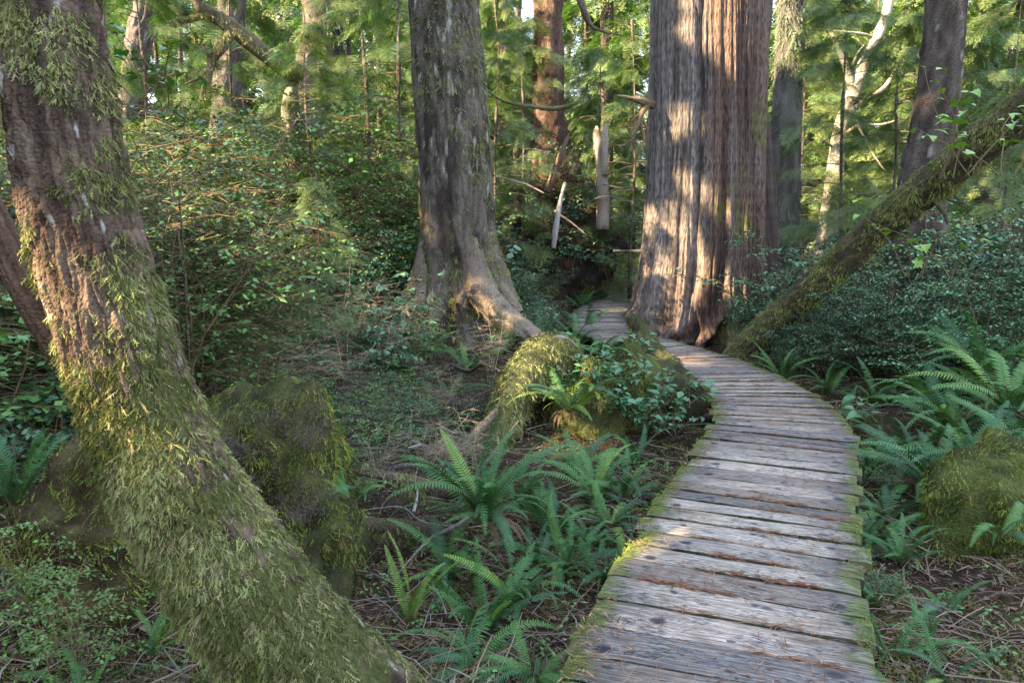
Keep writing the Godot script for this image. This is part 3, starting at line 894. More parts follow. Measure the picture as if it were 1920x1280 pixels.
func make_library() -> void:
	var tints := [Color(.042, .115, .030), Color(.065, .150, .035), Color(.12, .20, .035), Color(.028, .085, .035)]
	var arch := [[82, 40], [78, 0], [68, -45], [50, -70]]
	for k in 4:
		var row := []
		for t in 4: row.append(make_frond(arch[k][0], arch[k][1], tints[t], 36, .082, k * 10 + t))
		fronds.append(row)
	fronds.append([make_frond(40, -88, Color(.115, .065, .035), 24, .07, 71)])
	for t in 4:   # blue-green salal, fresh green, pale bloom, yellow-green
		for k in 4:
			var mb := MB.new()
			var cc: Color = [Color(.045, .115, .045), Color(.065, .15, .035), Color(.09, .18, .075), Color(.16, .25, .035)][t]
			mb.leaf(Vector3.ZERO, Vector3.RIGHT, Vector3.BACK, 1, .58 + .05 * k, jit(cc, .18), .1 + .1 * k, .05 + .04 * k)
			broad.append(mb.mesh(M.gloss_leaf if t == 0 else M.leaf))
	for k in 2:
		sprays.append(make_spray(.050, .022, .042, Color(.065, .135, .045), Color(.18, .235, .075), 5 + k))
		coarse.append(make_spray(.095, .046, .08, Color(.065, .135, .05), Color(.175, .235, .08), 15 + k))
	kinds["evergreen"] = []; kinds["berry"] = []; kinds["salal"] = []; kinds["bare"] = []; kinds["dry"] = []; kinds["brush"] = []; kinds["low"] = []
	for k in 4:
		var lf: float = [.65, 1.0, 1.25, .85][k]
		kinds["evergreen"].append(make_shrub(100 + k, 1, .7, 8 + k, 11, 6, .033, .019, .019, Color(.036 * lf, .088 * lf, .036 * lf), Color(.075 * lf, .155 * lf, .058 * lf), M.gloss_leaf, Color(.10, .07, .05)))
		kinds["berry"].append(make_shrub(110 + k, 1, .55, 8, 9, 5, .040, .024, .026, Color(.06, .13, .03), Color(.14, .22, .05), M.leaf, Color(.15, .10, .06)))
	kinds["tall"] = []
	for k in 6:
		var lf: float = [.7, 1.0, 1.3, .85, 1.15, .6][k]
		kinds["tall"].append(make_shrub(160 + k, 3.0, .38, [9, 6, 5, 7, 5, 10][k], [22, 13, 12, 16, 11, 20][k], [9, 6, 6, 7, 6, 8][k], [.06, .085, .075, .055, .095, .05][k], [.036, .055, .045, .034, .06, .03][k], .058, Color(.045 * lf, .115 * lf, .03 * lf), Color(.11 * lf, .20 * lf, .05 * lf), M.leaf, Color(.11, .075, .045)))
	for k in 3:
		kinds["salal"].append(make_shrub(120 + k, 1, .8, 9, 6, 4, .085, .055, .06, Color(.045, .105, .05), Color(.085, .165, .085), M.gloss_leaf, Color(.13, .08, .05), true))
		kinds["bare"].append(make_shrub(130 + k, 1, .9, 8, 9, 4, 0, 0, 0, Color.BLACK, Color.BLACK, M.leaf, Color(.29, .22, .15)))
		kinds["dry"].append(make_shrub(170 + k, 1, .5, 6, 8, 4, 0, 0, 0, Color.BLACK, Color.BLACK, M.leaf, Color(.11, .085, .07)))
		kinds["brush"].append(make_shrub(140 + k, 1, 1.1, 10, 10, 5, .05, .014, .06, Color(.055, .043, .038), Color(.115, .088, .075), M.litter, Color(.085, .062, .05)))
		kinds["low"].append(make_shrub(150 + k, 1, 1.2, 14, 6, 5, .06, .035, .035, Color(.04, .10, .035), Color(.09, .16, .05), M.leaf, Color(.10, .07, .04)))

# a mossy dome: a stump, a hummock or a boulder
func dome(called: String, label: String, category: String, c: Vector3, rad: Vector3, c0: Color, c1: Color, tufts: int, size: Vector2, lump := .16, bare := 0.0) -> Node3D:
	var root := thing(called, label, category, c)
	var na := 64; var nl := 40
	var mb := MB.new()
	var pts := PackedVector3Array(); var cols := PackedColorArray(); var uvs := PackedVector2Array()
	var frames := []
	for k in nl + 1:
		var e := lerpf(-.25, PI / 2, k / float(nl))
		frames.append([c + Vector3(0, rad.y * .3, 0)])
		for j in na + 1:
			var a := TAU * (j % na) / na
			var d := Vector3(cos(a) * pow(cos(maxf(e, 0)), .75), sin(e), sin(a) * pow(cos(maxf(e, 0)), .75))
			var q := c + d * rad
			var n := noise.get_noise_3d(q.x * 55, q.y * 40, q.z * 55) + .4 * noise.get_noise_3d(q.x * 160, q.y * 120, q.z * 160)
			q += d * (n * lump + lump * .9 * noise.get_noise_3d(q.x * 22 + 40, q.y * 16, q.z * 22))
			pts.append(q); cols.append(c0.lerp(c1, clampf(.5 + fine.get_noise_3d(q.x * 70, q.y * 70, q.z * 70) * 1.4, 0, 1))); uvs.append(Vector2(j / float(na), k / float(nl)))
	mb.grid(pts, cols, uvs, na + 1)
	put(obj("body", mb.mesh(M.bark, true), root), root)
	if tufts:
		put(obj("moss", moss_on({"pts": pts, "w": na + 1, "frames": frames}, tufts, size, func(p, out, _f): return clampf(.75 - bare + out.y * .6 + noise.get_noise_3d(p.x * 70, p.y * 70, p.z * 70) * 2.2, .03, 1), [Color(.075, .095, .018), Color(.20, .235, .05), Color(.19, .14, .06)]), root, "stuff"), root)
	return root

func stick(called: String, label: String, category: String, list: Array, c0: Color, c1: Color, moss := 0, size := Vector2(.03, .06)) -> Node3D:
	var line := line_px(list)
	var root := thing(called, label, category, xyz(line[0]))
	var t := bark_tube(line, 24, 60, 12, .012, c0, c1)
	put(obj("wood", t.mesh, root), root)
	if moss: put(obj("moss", moss_on(t, moss, size, func(p, out, _f): return clampf(.5 + out.y * .6 + noise.get_noise_3d(p.x * 80, p.y * 80, p.z * 80) * 1.6, .05, 1), MOSS), root, "stuff"), root)
	return root

func make_ground_cover() -> void:
	var mb := MB.new()
	var n := 0
	while n < 15000:
		var d := 1.9 + 9.0 * pow(rng.randf(), 1.4)
		var x := R(-.78, .78) * d
		if absf(x - path_at(-d)) < .6: continue
		if noise.get_noise_2d(x * 55 + 300, -d * 55) + .5 * fine.get_noise_2d(x * 40, d * 40) < R(-.05, .3): continue
		for k in 3: tuft(mb, Vector3(x + R(-.03, .03), hgt(x, -d), -d + R(-.03, .03)), Vector3(R(-.8, .8), R(.3, 1), R(-.8, .8)).normalized(), R(.02, .055), jit(Color(.075, .09, .02).lerp(Color(.19, .21, .06), rng.randf()), .25), 4)
		n += 1
	var o := obj("ground_moss", mb.mesh(M.moss), null, "stuff")
	o.set_meta("label", "patches of moss on the forest floor"); o.set_meta("category", "moss")
	var low := MB.new()   # seedlings and small leaves
	for k in 2600:
		var d := 1.9 + 9.0 * pow(rng.randf(), 1.3)
		var x := R(-.78, .78) * d
		if absf(x - path_at(-d)) < .66 or noise.get_noise_2d(x * 40 - 90, d * 40) < R(-.3, .3): continue
		var c := Vector3(x, hgt(x, -d), -d)
		var h := R(.03, .14)
		var top := c + Vector3(R(-.05, .05), h, R(-.05, .05))
		low.tri(c, c + Vector3(.003, 0, 0), top, Color(.09, .08, .03))
		var a := R(0, TAU)
		for j in rng.randi_range(3, 6):
			a += R(1.0, 2.2)
			var dir := Vector3(cos(a), R(-.4, .3), sin(a)).normalized()
			low.leaf(top - Vector3(0, h * .12 * j, 0), dir, Vector3(-sin(a), R(-.4, .4), cos(a)).normalized(), R(.018, .042), R(.014, .026), jit(Color(.05, .12, .035).lerp(Color(.12, .2, .05), rng.randf()), .2), .2)
	o = obj("ground_cover", low.mesh(M.leaf), null, "stuff")
	o.set_meta("label", "low seedlings and creeping leaves on the forest floor"); o.set_meta("category", "ground cover")

func make_litter() -> void:
	# fallen needles, scales and twigs on the ground near the walk
	var mb := MB.new()
	for k in 60000:
		var d := 1.8 + 10.0 * pow(rng.randf(), 1.5)
		var x := R(-.75, .75) * d
		if absf(x - path_at(-d)) < .62: continue
		var p := Vector3(x, hgt(x, -d) + R(.003, .025), -d)
		var a := R(0, TAU)
		var dir := Vector3(cos(a), R(-.25, .35), sin(a)).normalized()
		var cc: Color = [Color(.17, .085, .045), Color(.12, .07, .045), Color(.21, .14, .09), Color(.09, .06, .04), Color(.17, .12, .09)][rng.randi() % 5]
		if k % 16 == 0: mb.leaf(p, dir, Vector3(-sin(a), R(-.3, .3), cos(a)).normalized(), R(.03, .06), .03, jit(Color(.13, .09, .062), .35), .3)
		else: mb.blade(p, dir, Vector3(-sin(a), 0, cos(a)), R(.02, .11), R(.003, .008), jit(cc, .25))
	var o := obj("litter", mb.mesh(M.litter), null, "stuff")
	o.set_meta("label", "fallen needles, scales and dead leaves on the ground"); o.set_meta("category", "litter")
	var tw := MB.new()
	for k in 3200:
		var d := 2.0 + 10.0 * pow(rng.randf(), 1.3)
		var x := R(-.75, .75) * d
		if absf(x - path_at(-d)) < .7: continue
		var p := Vector3(x, hgt(x, -d) + R(.01, .06), -d)
		var a := R(0, TAU)
		var dir := Vector3(cos(a), R(-.1, .3), sin(a)) * R(.1, .5)
		var w := R(.0015, .005)
		tw.tube(PackedVector3Array([p, p + dir * .5 + Vector3(R(-.03, .03), R(0, .03), R(-.03, .03)), p + dir]), PackedFloat32Array([w, w * .8, w * .4]), 4, jit([Color(.20, .14, .10), Color(.13, .09, .06), Color(.24, .19, .16)][rng.randi() % 3], .2))
	o = obj("fallen_twigs", tw.mesh(M.twig), null, "stuff")
	o.set_meta("label", "thin fallen twigs scattered on the ground"); o.set_meta("category", "twigs")
	# on the boards: threads of cedar litter in the joints and strewn on top
	var bl := MB.new()
	for k in 9000:
		var d := 1.9 + 10.5 * pow(rng.randf(), 1.2)
		var off := R(-.58, .58)
		if rng.randf() < .35: off = -.58 + absf(rng.randfn(0, .18))
		var x := path_at(-d) + off * 1.1
		if noise.get_noise_2d(x * 80, d * 80) < R(-.15, .35): continue
		var a := R(0, TAU)
		var dir := Vector3(cos(a), R(0, .08), sin(a)).normalized()
		bl.blade(Vector3(x, .012, -d), dir, Vector3(-sin(a), 0, cos(a)), R(.015, .07), R(.003, .007), jit([Color(.15, .065, .035), Color(.25, .14, .08), Color(.09, .05, .035)][rng.randi() % 3], .25))
	for k in 240:
		var d := 2.0 + 8 * pow(rng.randf(), 1.3)
		var p := Vector3(path_at(-d) + R(-.55, .55), .013, -d)
		var a := R(0, TAU); var l := R(.06, .2)
		var pts := PackedVector3Array(); var rad := PackedFloat32Array()
		for j in 4:
			pts.append(p); rad.append(.002 * (1 - j * .2))
			a += R(-.35, .35)
			p += Vector3(cos(a), R(-.02, .05), sin(a)) * l / 3
			if j > 0: bl.blade(p, Vector3(cos(a + 1), .1, sin(a + 1)), Vector3(-sin(a + 1), 0, cos(a + 1)), l * .3, .003, Color(.24, .14, .08))
		bl.tube(pts, rad, 4, jit(Color(.20, .115, .07), .2))
	o = obj("boardwalk_litter", bl.mesh(M.litter), null, "stuff")
	o.set_meta("label", "reddish cedar scales and twigs strewn over the planks"); o.set_meta("category", "litter")

# ------------------------------------------------------------------ the scene
func where(px: float) -> String:
	for q in [[130, "left of the leaning trunk"], [330, "just right of the leaning trunk"], [480, "below the arching limb"], [620, "round the pale snag"], [780, "left of the middle trunk"], [930, "behind the middle trunk"], [1100, "below the red-brown trunk"], [1210, "left of the giant cedar"], [1440, "behind the giant cedar"], [1530, "right of the giant cedar"], [1690, "round the bleached tree"], [1830, "round the dark upper-right trunk"]]:
		if px < q[0]: return q[1]
	return "at the right edge"
func row(d: float) -> String: return "front" if d < 8.2 else "second row" if d < 11 else "farther in" if d < 15 else "far back"

func make_far_woods() -> void:
	var g := "trees of the forest behind"
	var kits := []
	for k in 4: kits.append(make_conifer(200 + k, 12 + k, 1.0, 3.2, 84, 13, .85, coarse, .16))
	var mid := []
	for k in 3: mid.append(make_conifer(210 + k, 8 + k, .4, 2.1, 60, 13, .62, sprays, .07))
	sapling = mid[0]
	var spots := []
	for q in [[60, 24], [130, 21], [670, 19], [1180, 30], [1540, 26], [1740, 22], [1850, 19], [370, 23], [800, 22], [330, 24], [480, 28], [720, 24], [900, 29], [1090, 29], [1210, 26], [1500, 24], [1590, 28], [1690, 22], [1890, 28], [1990, 21], [-60, 20], [560, 36], [1060, 40], [1640, 38], [240, 38], [820, 40], [520, 31], [1130, 35], [1600, 34], [1780, 30], [170, 34], [300, 29]]:
		spots.append(q)
	var n := 0
	for q in spots:
		var p := on_ground(q[0], q[1]); p.y -= .2
		conifer("conifer", kits[n % 4], p, R(0, TAU), q[1] / 26.0 * R(.8, 1.1), "%s conifer of the sunlit woods behind, %s" % ["tall" if q[1] < 25 else "farther", where(q[0])], g)
		n += 1
	for q in [[700, 13.5, .8], [590, 11.5, .62], [760, 12.5, .8], [980, 19, .8], [1700, 20, 1.0], [460, 15, .75], [930, 17, .7], [1120, 21, .9], [1180, 19, .8], [1560, 16, .85], [1650, 15, .8], [1860, 13, .75], [300, 15, .8], [1480, 19, 1.0], [150, 13, .8], [1760, 17, .9], [980, 23, 1.0]]:
		var p := on_ground(q[0], q[1]); p.y -= .1
		conifer("young_hemlock", mid[n % 3], p, R(0, TAU), q[2], "young hemlock with drooping feathery sprays, %s, %s" % [where(q[0]), row(q[1])], "young hemlocks among the trunks")
		n += 1
	# the far woods, past counting
	var xf := []; var cols := []
	var mass := MB.new()
	var r := RandomNumberGenerator.new(); r.seed = 9
	for k in 2600:
		var f := r.randf()
		var a := r.randf() * TAU
		var rr := (1.0 - .8 * f) * 3.4 * sqrt(r.randf())
		var p := Vector3(cos(a) * rr, 1 + f * 22, sin(a) * rr)
		var d := Vector3(cos(a), r.randf_range(-.7, 0), sin(a)).normalized()
		mass.blade(p, d, Vector3(-d.z, r.randf_range(-.4, .4), d.x).normalized(), r.randf_range(.5, 1.2), r.randf_range(.25, .5), Color(.055, .095, .035).lerp(Color(.11, .15, .05), r.randf()))
	mass.tube(PackedVector3Array([Vector3.ZERO, Vector3(0, 12, 0), Vector3(0, 24, 0)]), PackedFloat32Array([.4, .28, .05]), 7, Color(.16, .13, .11))
	for k in 230:
		var d := r.randf_range(44, 130)
		var x := r.randf_range(-1.1, 1.1) * d
		xf.append(Transform3D(Basis(Vector3.UP, r.randf() * TAU).scaled(Vector3.ONE * r.randf_range(.55, 1.0)), Vector3(x, hgt(x, -d) - .3, -d)))
	var o := many("far_forest", mass.mesh(M.needle), xf, [], self)
	o.set_meta("label", "distant forest closing the view behind the nearer trees"); o.set_meta("category", "forest")

func make_shade_trees() -> void:   # the stand to the left of the frame, whose crowns the sun comes through
	var n := 0
	for q in [[-11.5, -8.5], [-10.0, -4.6], [-11.0, -.6], [-10.0, 3.2], [-11.5, 7.2], [-14.5, -6], [-15, 1.5], [-12.4, 1.4], [-9.2, 5.8], [-13.5, 4.6], [-9.2, 2.4], [-12.5, 10.5]]:
		var p := Vector3(q[0], hgt(q[0], q[1]) - .2, q[1])
		var kit := make_conifer(300 + n, 17, .6, 3.8, 240, 28, .82, coarse, .22, true, p)
		conifer("shade_hemlock", kit, p, 0, 1, "hemlock of the stand left of the walk that shades it", "hemlocks left of the view")
		n += 1

func _ready() -> void:
	var cam := Camera3D.new()
	cam.name = "camera"; add_child(cam)
	cam.position = EYE; cam.rotation.x = -PITCH
	cam.fov = rad_to_deg(2 * atan(640.0 / F)); cam.near = .05; cam.far = 600; cam.current = true
	var env := Environment.new()
	env.background_mode = Environment.BG_SKY
	var sm := ProceduralSkyMaterial.new()
	sm.sky_top_color = Color(.62, .70, .82); sm.sky_horizon_color = Color(.90, .93, .95); sm.sky_curve = .16
	sm.ground_bottom_color = Color(.12, .12, .09); sm.ground_horizon_color = Color(.5, .55, .5)
	sm.sky_energy_multiplier = .9
	var sky := Sky.new(); sky.sky_material = sm
	env.sky = sky
	env.tonemap_mode = Environment.TONE_MAPPER_LINEAR
	env.tonemap_exposure = 9.4
	env.sdfgi_enabled = true; env.ssao_enabled = true; env.ssil_enabled = true
	var we := WorldEnvironment.new(); we.name = "world"; we.environment = env; add_child(we)
	var sun := DirectionalLight3D.new()
	sun.name = "sun"; add_child(sun)
	sun.look_at_from_position(SUN * 50, Vector3.ZERO)
	sun.light_energy = 1.6; sun.light_color = Color(1, .90, .73); sun.light_angular_distance = .5; sun.shadow_enabled = true

	rng.seed = 11
	noise.seed = 5; noise.frequency = .02; noise.fractal_octaves = 3
	fine.seed = 6; fine.frequency = .06; fine.fractal_octaves = 3
	cell.seed = 7; cell.frequency = 1.0; cell.noise_type = FastNoiseLite.TYPE_CELLULAR; cell.fractal_type = FastNoiseLite.FRACTAL_NONE
	cell.cellular_return_type = FastNoiseLite.RETURN_DISTANCE2_SUB
	flake.seed = 7; flake.frequency = 1.0; flake.noise_type = FastNoiseLite.TYPE_CELLULAR; flake.fractal_type = FastNoiseLite.FRACTAL_NONE
	flake.cellular_return_type = FastNoiseLite.RETURN_CELL_VALUE
	path = PackedVector3Array([Vector3(.1, 0, .6), Vector3(.42, 0, -1.2), Vector3(.78, 0, -2.6), Vector3(1.42, 0, -4.2), Vector3(1.95, 0, -5.4), Vector3(2.36, 0, -6.4), Vector3(2.55, 0, -7.5), Vector3(2.54, 0, -8.7), Vector3(2.36, 0, -9.9), Vector3(2.02, 0, -11.1), Vector3(1.72, 0, -12.3), Vector3(1.62, 0, -13.6), Vector3(1.82, 0, -15.5), Vector3(2.5, 0, -18.5), Vector3(3.3, 0, -21.5), Vector3(4.2, 0, -24)])
	set_patches()
	make_materials()
	make_library()
	make_ground()
	make_boardwalk()
	make_leaning_tree()
	make_centre_tree()
	make_cedar()
	make_leaning_log()
	make_far_woods()
	make_shade_trees()
	make_back_trunks()
	make_understory()
	make_thickets()
	make_ferns()
	make_ground_cover()
	make_litter()

func set_patches() -> void:
	for q in [[75, 460, 2.9, .22], [112, 530, 2.85, .25], [155, 640, 2.8, .22], [200, 735, 2.75, .20], [240, 795, 2.75, .14],
		[1245, 20, 13.2, .2], [1240, 172, 13.2, .22], [1240, 300, 13.2, .26], [1348, 370, 13.1, .12], [1385, 400, 13.1, .16], [1362, 520, 13.0, .24], [1300, 612, 12.8, .22], [1395, 40, 13.1, .2],
		[1000, 700, 7.3, .6], [1020, 665, 7.5, .5], [825, 590, 9.4, .5], [895, 600, 9.3, .5], [1310, 672, 9.9, .16], [1320, 685, 9.6, .12], [1205, 630, 11.8, .25],
		[450, 340, 12, 1.2], [430, 440, 10, 1.0], [330, 430, 8, .8], [520, 390, 11, .9], [640, 420, 11, .6], [600, 540, 9, .5], [540, 500, 9.5, .5], [680, 480, 10, .4], [640, 620, 9, .3],
		[1075, 790, 6.9, .2], [1060, 700, 8, .12], [700, 330, 14, .8], [700, 300, 16, .9], [960, 640, 9, .25], [1135, 270, 18, .6], [1180, 190, 13.3, .25],
		[650, 80, 11.5, 1.1], [600, 160, 11.5, .9], [560, 300, 13, .6], [720, 130, 13.5, 1.2], [1028, 210, 20, .8], [20, 320, 5, .3], [1590, 200, 21, 1.6], [1560, 330, 20, 1.6], [1640, 320, 21, 1.4], [1490, 300, 19, .9], [500, 470, 9, .4], [280, 440, 8, .5], [380, 540, 8.5, .4]]:
		patches.append([at(q[0], q[1], q[2]), q[3] * (1.0 if q[2] < 3.5 else .5 if q[2] < 13.6 and q[3] < .7 else .8)])

func make_back_trunks() -> void:
	var g := ""
	back_trunk("cedar_tree", "grey leaning cedar trunk at the upper left, next to the foreground trunk", g, [[222, 520, 20, 60], [232, 330, 20, 52], [245, 200, 20, 46], [258, 90, 20, 44], [275, 0, 20, 42], [300, -200, 20, 40], [340, -600, 20.5, 34]], Color(.12, .098, .088), Color(.215, .18, .165), 6, .05, 0, "far_bark")
	back_trunk("hemlock_tree", "grey trunk behind the arching mossy branch", g, [[415, 520, 18, 72], [420, 330, 18, 62], [425, 190, 18, 54], [430, 80, 18, 52], [434, 0, 18, 50], [440, -500, 18, 44]], Color(.10, .08, .072), Color(.19, .16, .145), 8, .04)
	back_trunk("hemlock_tree", "thick trunk behind the sunlit hemlock sprays", g, [[585, 420, 15, 92], [592, 250, 15, 80], [600, 100, 15, 76], [605, 0, 15, 74], [612, -500, 15, 66]], Color(.10, .078, .065), Color(.20, .165, .14), 8, .04, 1500)
	back_trunk("old_snag", "pale mossy snag standing in the thicket", g, [[545, 480, 13, 44], [546, 330, 13, 36], [545, 200, 13, 33], [546, 165, 13, 20]], Color(.16, .135, .095), Color(.26, .235, .165), 8, .02, 500)
	back_trunk("cedar_tree", "red-brown trunk in the background between the two big trunks", g, [[1030, 520, 20, 84], [1030, 300, 20, 72], [1028, 215, 20, 62], [1028, 100, 20, 57], [1028, 0, 20, 54], [1030, -500, 20, 46]], Color(.11, .07, .052), Color(.20, .135, .105), 6, .05, 0, "far_bark")
	for q in [[945, 28, 19], [970, 33, 12], [1137, 26, 26], [318, 30, 22], [365, 34, 15], [505, 32, 18], [745, 30, 18], [1545, 30, 22], [1850, 20, 28]]:
		back_trunk("slim_conifer", "slim trunk in the background woods, %s, %s" % [where(q[0]), "thinner" if q[2] < 17 else "thicker"], "slim trunks in the background", [[q[0] - 3, 520, q[1], q[2] * 1.2], [q[0], 200, q[1], q[2]], [q[0] + 2, 0, q[1], q[2] * .95], [q[0] + 6, -700, q[1], q[2] * .8]], Color(.09, .072, .06), Color(.17, .14, .12), 6, .04, 0, "far_bark")
	back_trunk("hemlock_tree", "grey trunk shaggy with lichen and twigs, right of the giant cedar", g, [[1456, 580, 17, 80], [1466, 420, 17, 64], [1474, 250, 17, 54], [1480, 100, 17, 50], [1484, 0, 17, 48], [1490, -500, 17, 40]], Color(.10, .09, .08), Color(.18, .17, .15), 8, .03, 4200)
	back_trunk("hemlock_tree", "dark upright trunk behind the leaning log at the upper right", g, [[1705, 580, 11, 104], [1720, 440, 11, 92], [1735, 330, 11, 82], [1758, 180, 11, 73], [1776, 0, 11, 70], [1800, -400, 11.2, 64], [1830, -1000, 11.4, 54]], Color(.055, .043, .035), Color(.135, .105, .085), 15, .035)
	# the dead, bleached tree
	var dead := thing("dead_tree", "bleached dead tree with forked bare branches in the sun", "tree", at(1560, 380, 21))
	for q in [[[1540, 540, 21.0, 44], [1560, 380, 21.0, 34], [1575, 250, 21.0, 27], [1597, 190, 21.0, 28], [1620, 120, 21.0, 22], [1650, 60, 21.0, 19], [1668, 0, 21.0, 17], [1690, -150, 21.0, 12]],
			[[1602, 185, 21.0, 16], [1588, 130, 20.9, 14], [1572, 90, 20.8, 9], [1545, 30, 20.7, 5]], [[1592, 205, 21.0, 16], [1630, 185, 20.7, 10], [1662, 160, 20.5, 8], [1690, 110, 20.3, 5], [1703, 85, 20.2, 2]],
			[[1600, 120, 20.9, 6], [1608, 100, 20.8, 4], [1620, 85, 20.8, 2]], [[1575, 260, 21.0, 8], [1610, 235, 20.6, 6], [1660, 232, 20.3, 4], [1720, 210, 20.0, 2]], [[1610, 235, 20.6, 6], [1630, 275, 20.5, 4], [1660, 320, 20.3, 3], [1690, 350, 20.2, 2]],
			[[1640, 70, 21.0, 6], [1610, 62, 20.8, 4], [1530, 55, 20.5, 3], [1440, 50, 20.2, 2]], [[1570, 280, 21.0, 6], [1545, 262, 20.8, 4], [1530, 240, 20.7, 2]]]:
		put(obj("limb", bark_tube(line_px(q), 12, 26, 10, .01, Color(.36, .30, .24), Color(.52, .46, .38)).mesh, dead), dead)
	# the mossy arching limb at the upper left
	var arm := thing("arching_limb", "mossy fallen limb arching at the upper left with a fork hanging down", "branch", at(540, 130, 12))
	for q in [[[560, 150, 12.2, 26], [520, 122, 12, 27], [470, 80, 11.8, 30], [425, 45, 11.7, 28], [390, 22, 11.6, 24], [370, 5, 11.5, 18], [362, -60, 11.5, 14]], [[392, 28, 11.6, 15], [360, 35, 11.5, 12], [322, 43, 11.4, 7]],
			[[432, 60, 11.7, 20], [418, 85, 11.6, 20], [398, 112, 11.6, 18], [388, 150, 11.5, 12], [378, 190, 11.5, 8]], [[398, 115, 11.6, 8], [385, 95, 11.5, 6], [375, 80, 11.5, 4]], [[392, 125, 11.6, 6], [375, 145, 11.5, 5], [345, 157, 11.4, 3]], [[402, 115, 11.6, 6], [420, 125, 11.5, 4], [434, 136, 11.5, 2]]]:
		var t := bark_tube(line_px(q), 20, 40, 12, .012, Color(.11, .085, .06), Color(.18, .14, .10))
		put(obj("limb", t.mesh, arm), arm)
		if q[0][3] > 14: put(obj("moss", moss_on(t, 900, Vector2(.04, .09), func(p, out, _f): return clampf(.2 + out.y * 1.1 + noise.get_noise_3d(p.x * 80, p.y * 80, p.z * 80), .03, 1), MOSS), arm, "stuff"), arm)
	# snag, sticks and the thin mossy branch that hangs between the trunks
	var sn := thing("broken_snag", "short broken snag with bright splintered wood", "snag", at(1130, 330, 18))
	for q in [[[1130, 430, 18, 26], [1130, 340, 18, 22], [1124, 280, 18, 20], [1120, 250, 18, 14], [1119, 236, 18, 5]], [[1133, 330, 17.9, 14], [1134, 280, 17.9, 14], [1136, 250, 17.9, 10], [1138, 232, 17.9, 4]]]:
		put(obj("splinter", bark_tube(line_px(q), 12, 24, 14, .02, Color(.28, .20, .135), Color(.48, .39, .31)).mesh, sn), sn)
	stick("leaning_snag", "broken reddish snag leaning over the root mound", "snag", [[1026, 360, 17.6, 14], [1042, 318, 17.6, 14], [1056, 280, 17.5, 10], [1068, 250, 17.5, 4]], Color(.13, .08, .05), Color(.24, .155, .105))
	stick("pale_stick", "thin pale stick standing up from the ferns", "stick", [[1038, 465, 14, 8], [1042, 430, 14, 12], [1050, 380, 14, 9], [1060, 342, 13.9, 6]], Color(.30, .26, .23), Color(.42, .38, .35))
	stick("hanging_branch", "thin drooping branch between the two big trunks", "branch", [[915, 170, 15, 5], [945, 190, 15, 6], [1000, 200, 15, 8], [1050, 203, 15, 8], [1085, 190, 15, 5]], Color(.12, .10, .05), Color(.2, .17, .09), 250, Vector2(.03, .07))
	stick("dead_branch", "dark crooked branch hanging from above left of the cedar", "branch", [[1085, -10, 12, 14], [1095, 20, 12, 14], [1108, 48, 12, 9], [1130, 58, 12, 6], [1165, 65, 12, 4]], Color(.11, .08, .06), Color(.18, .14, .11))

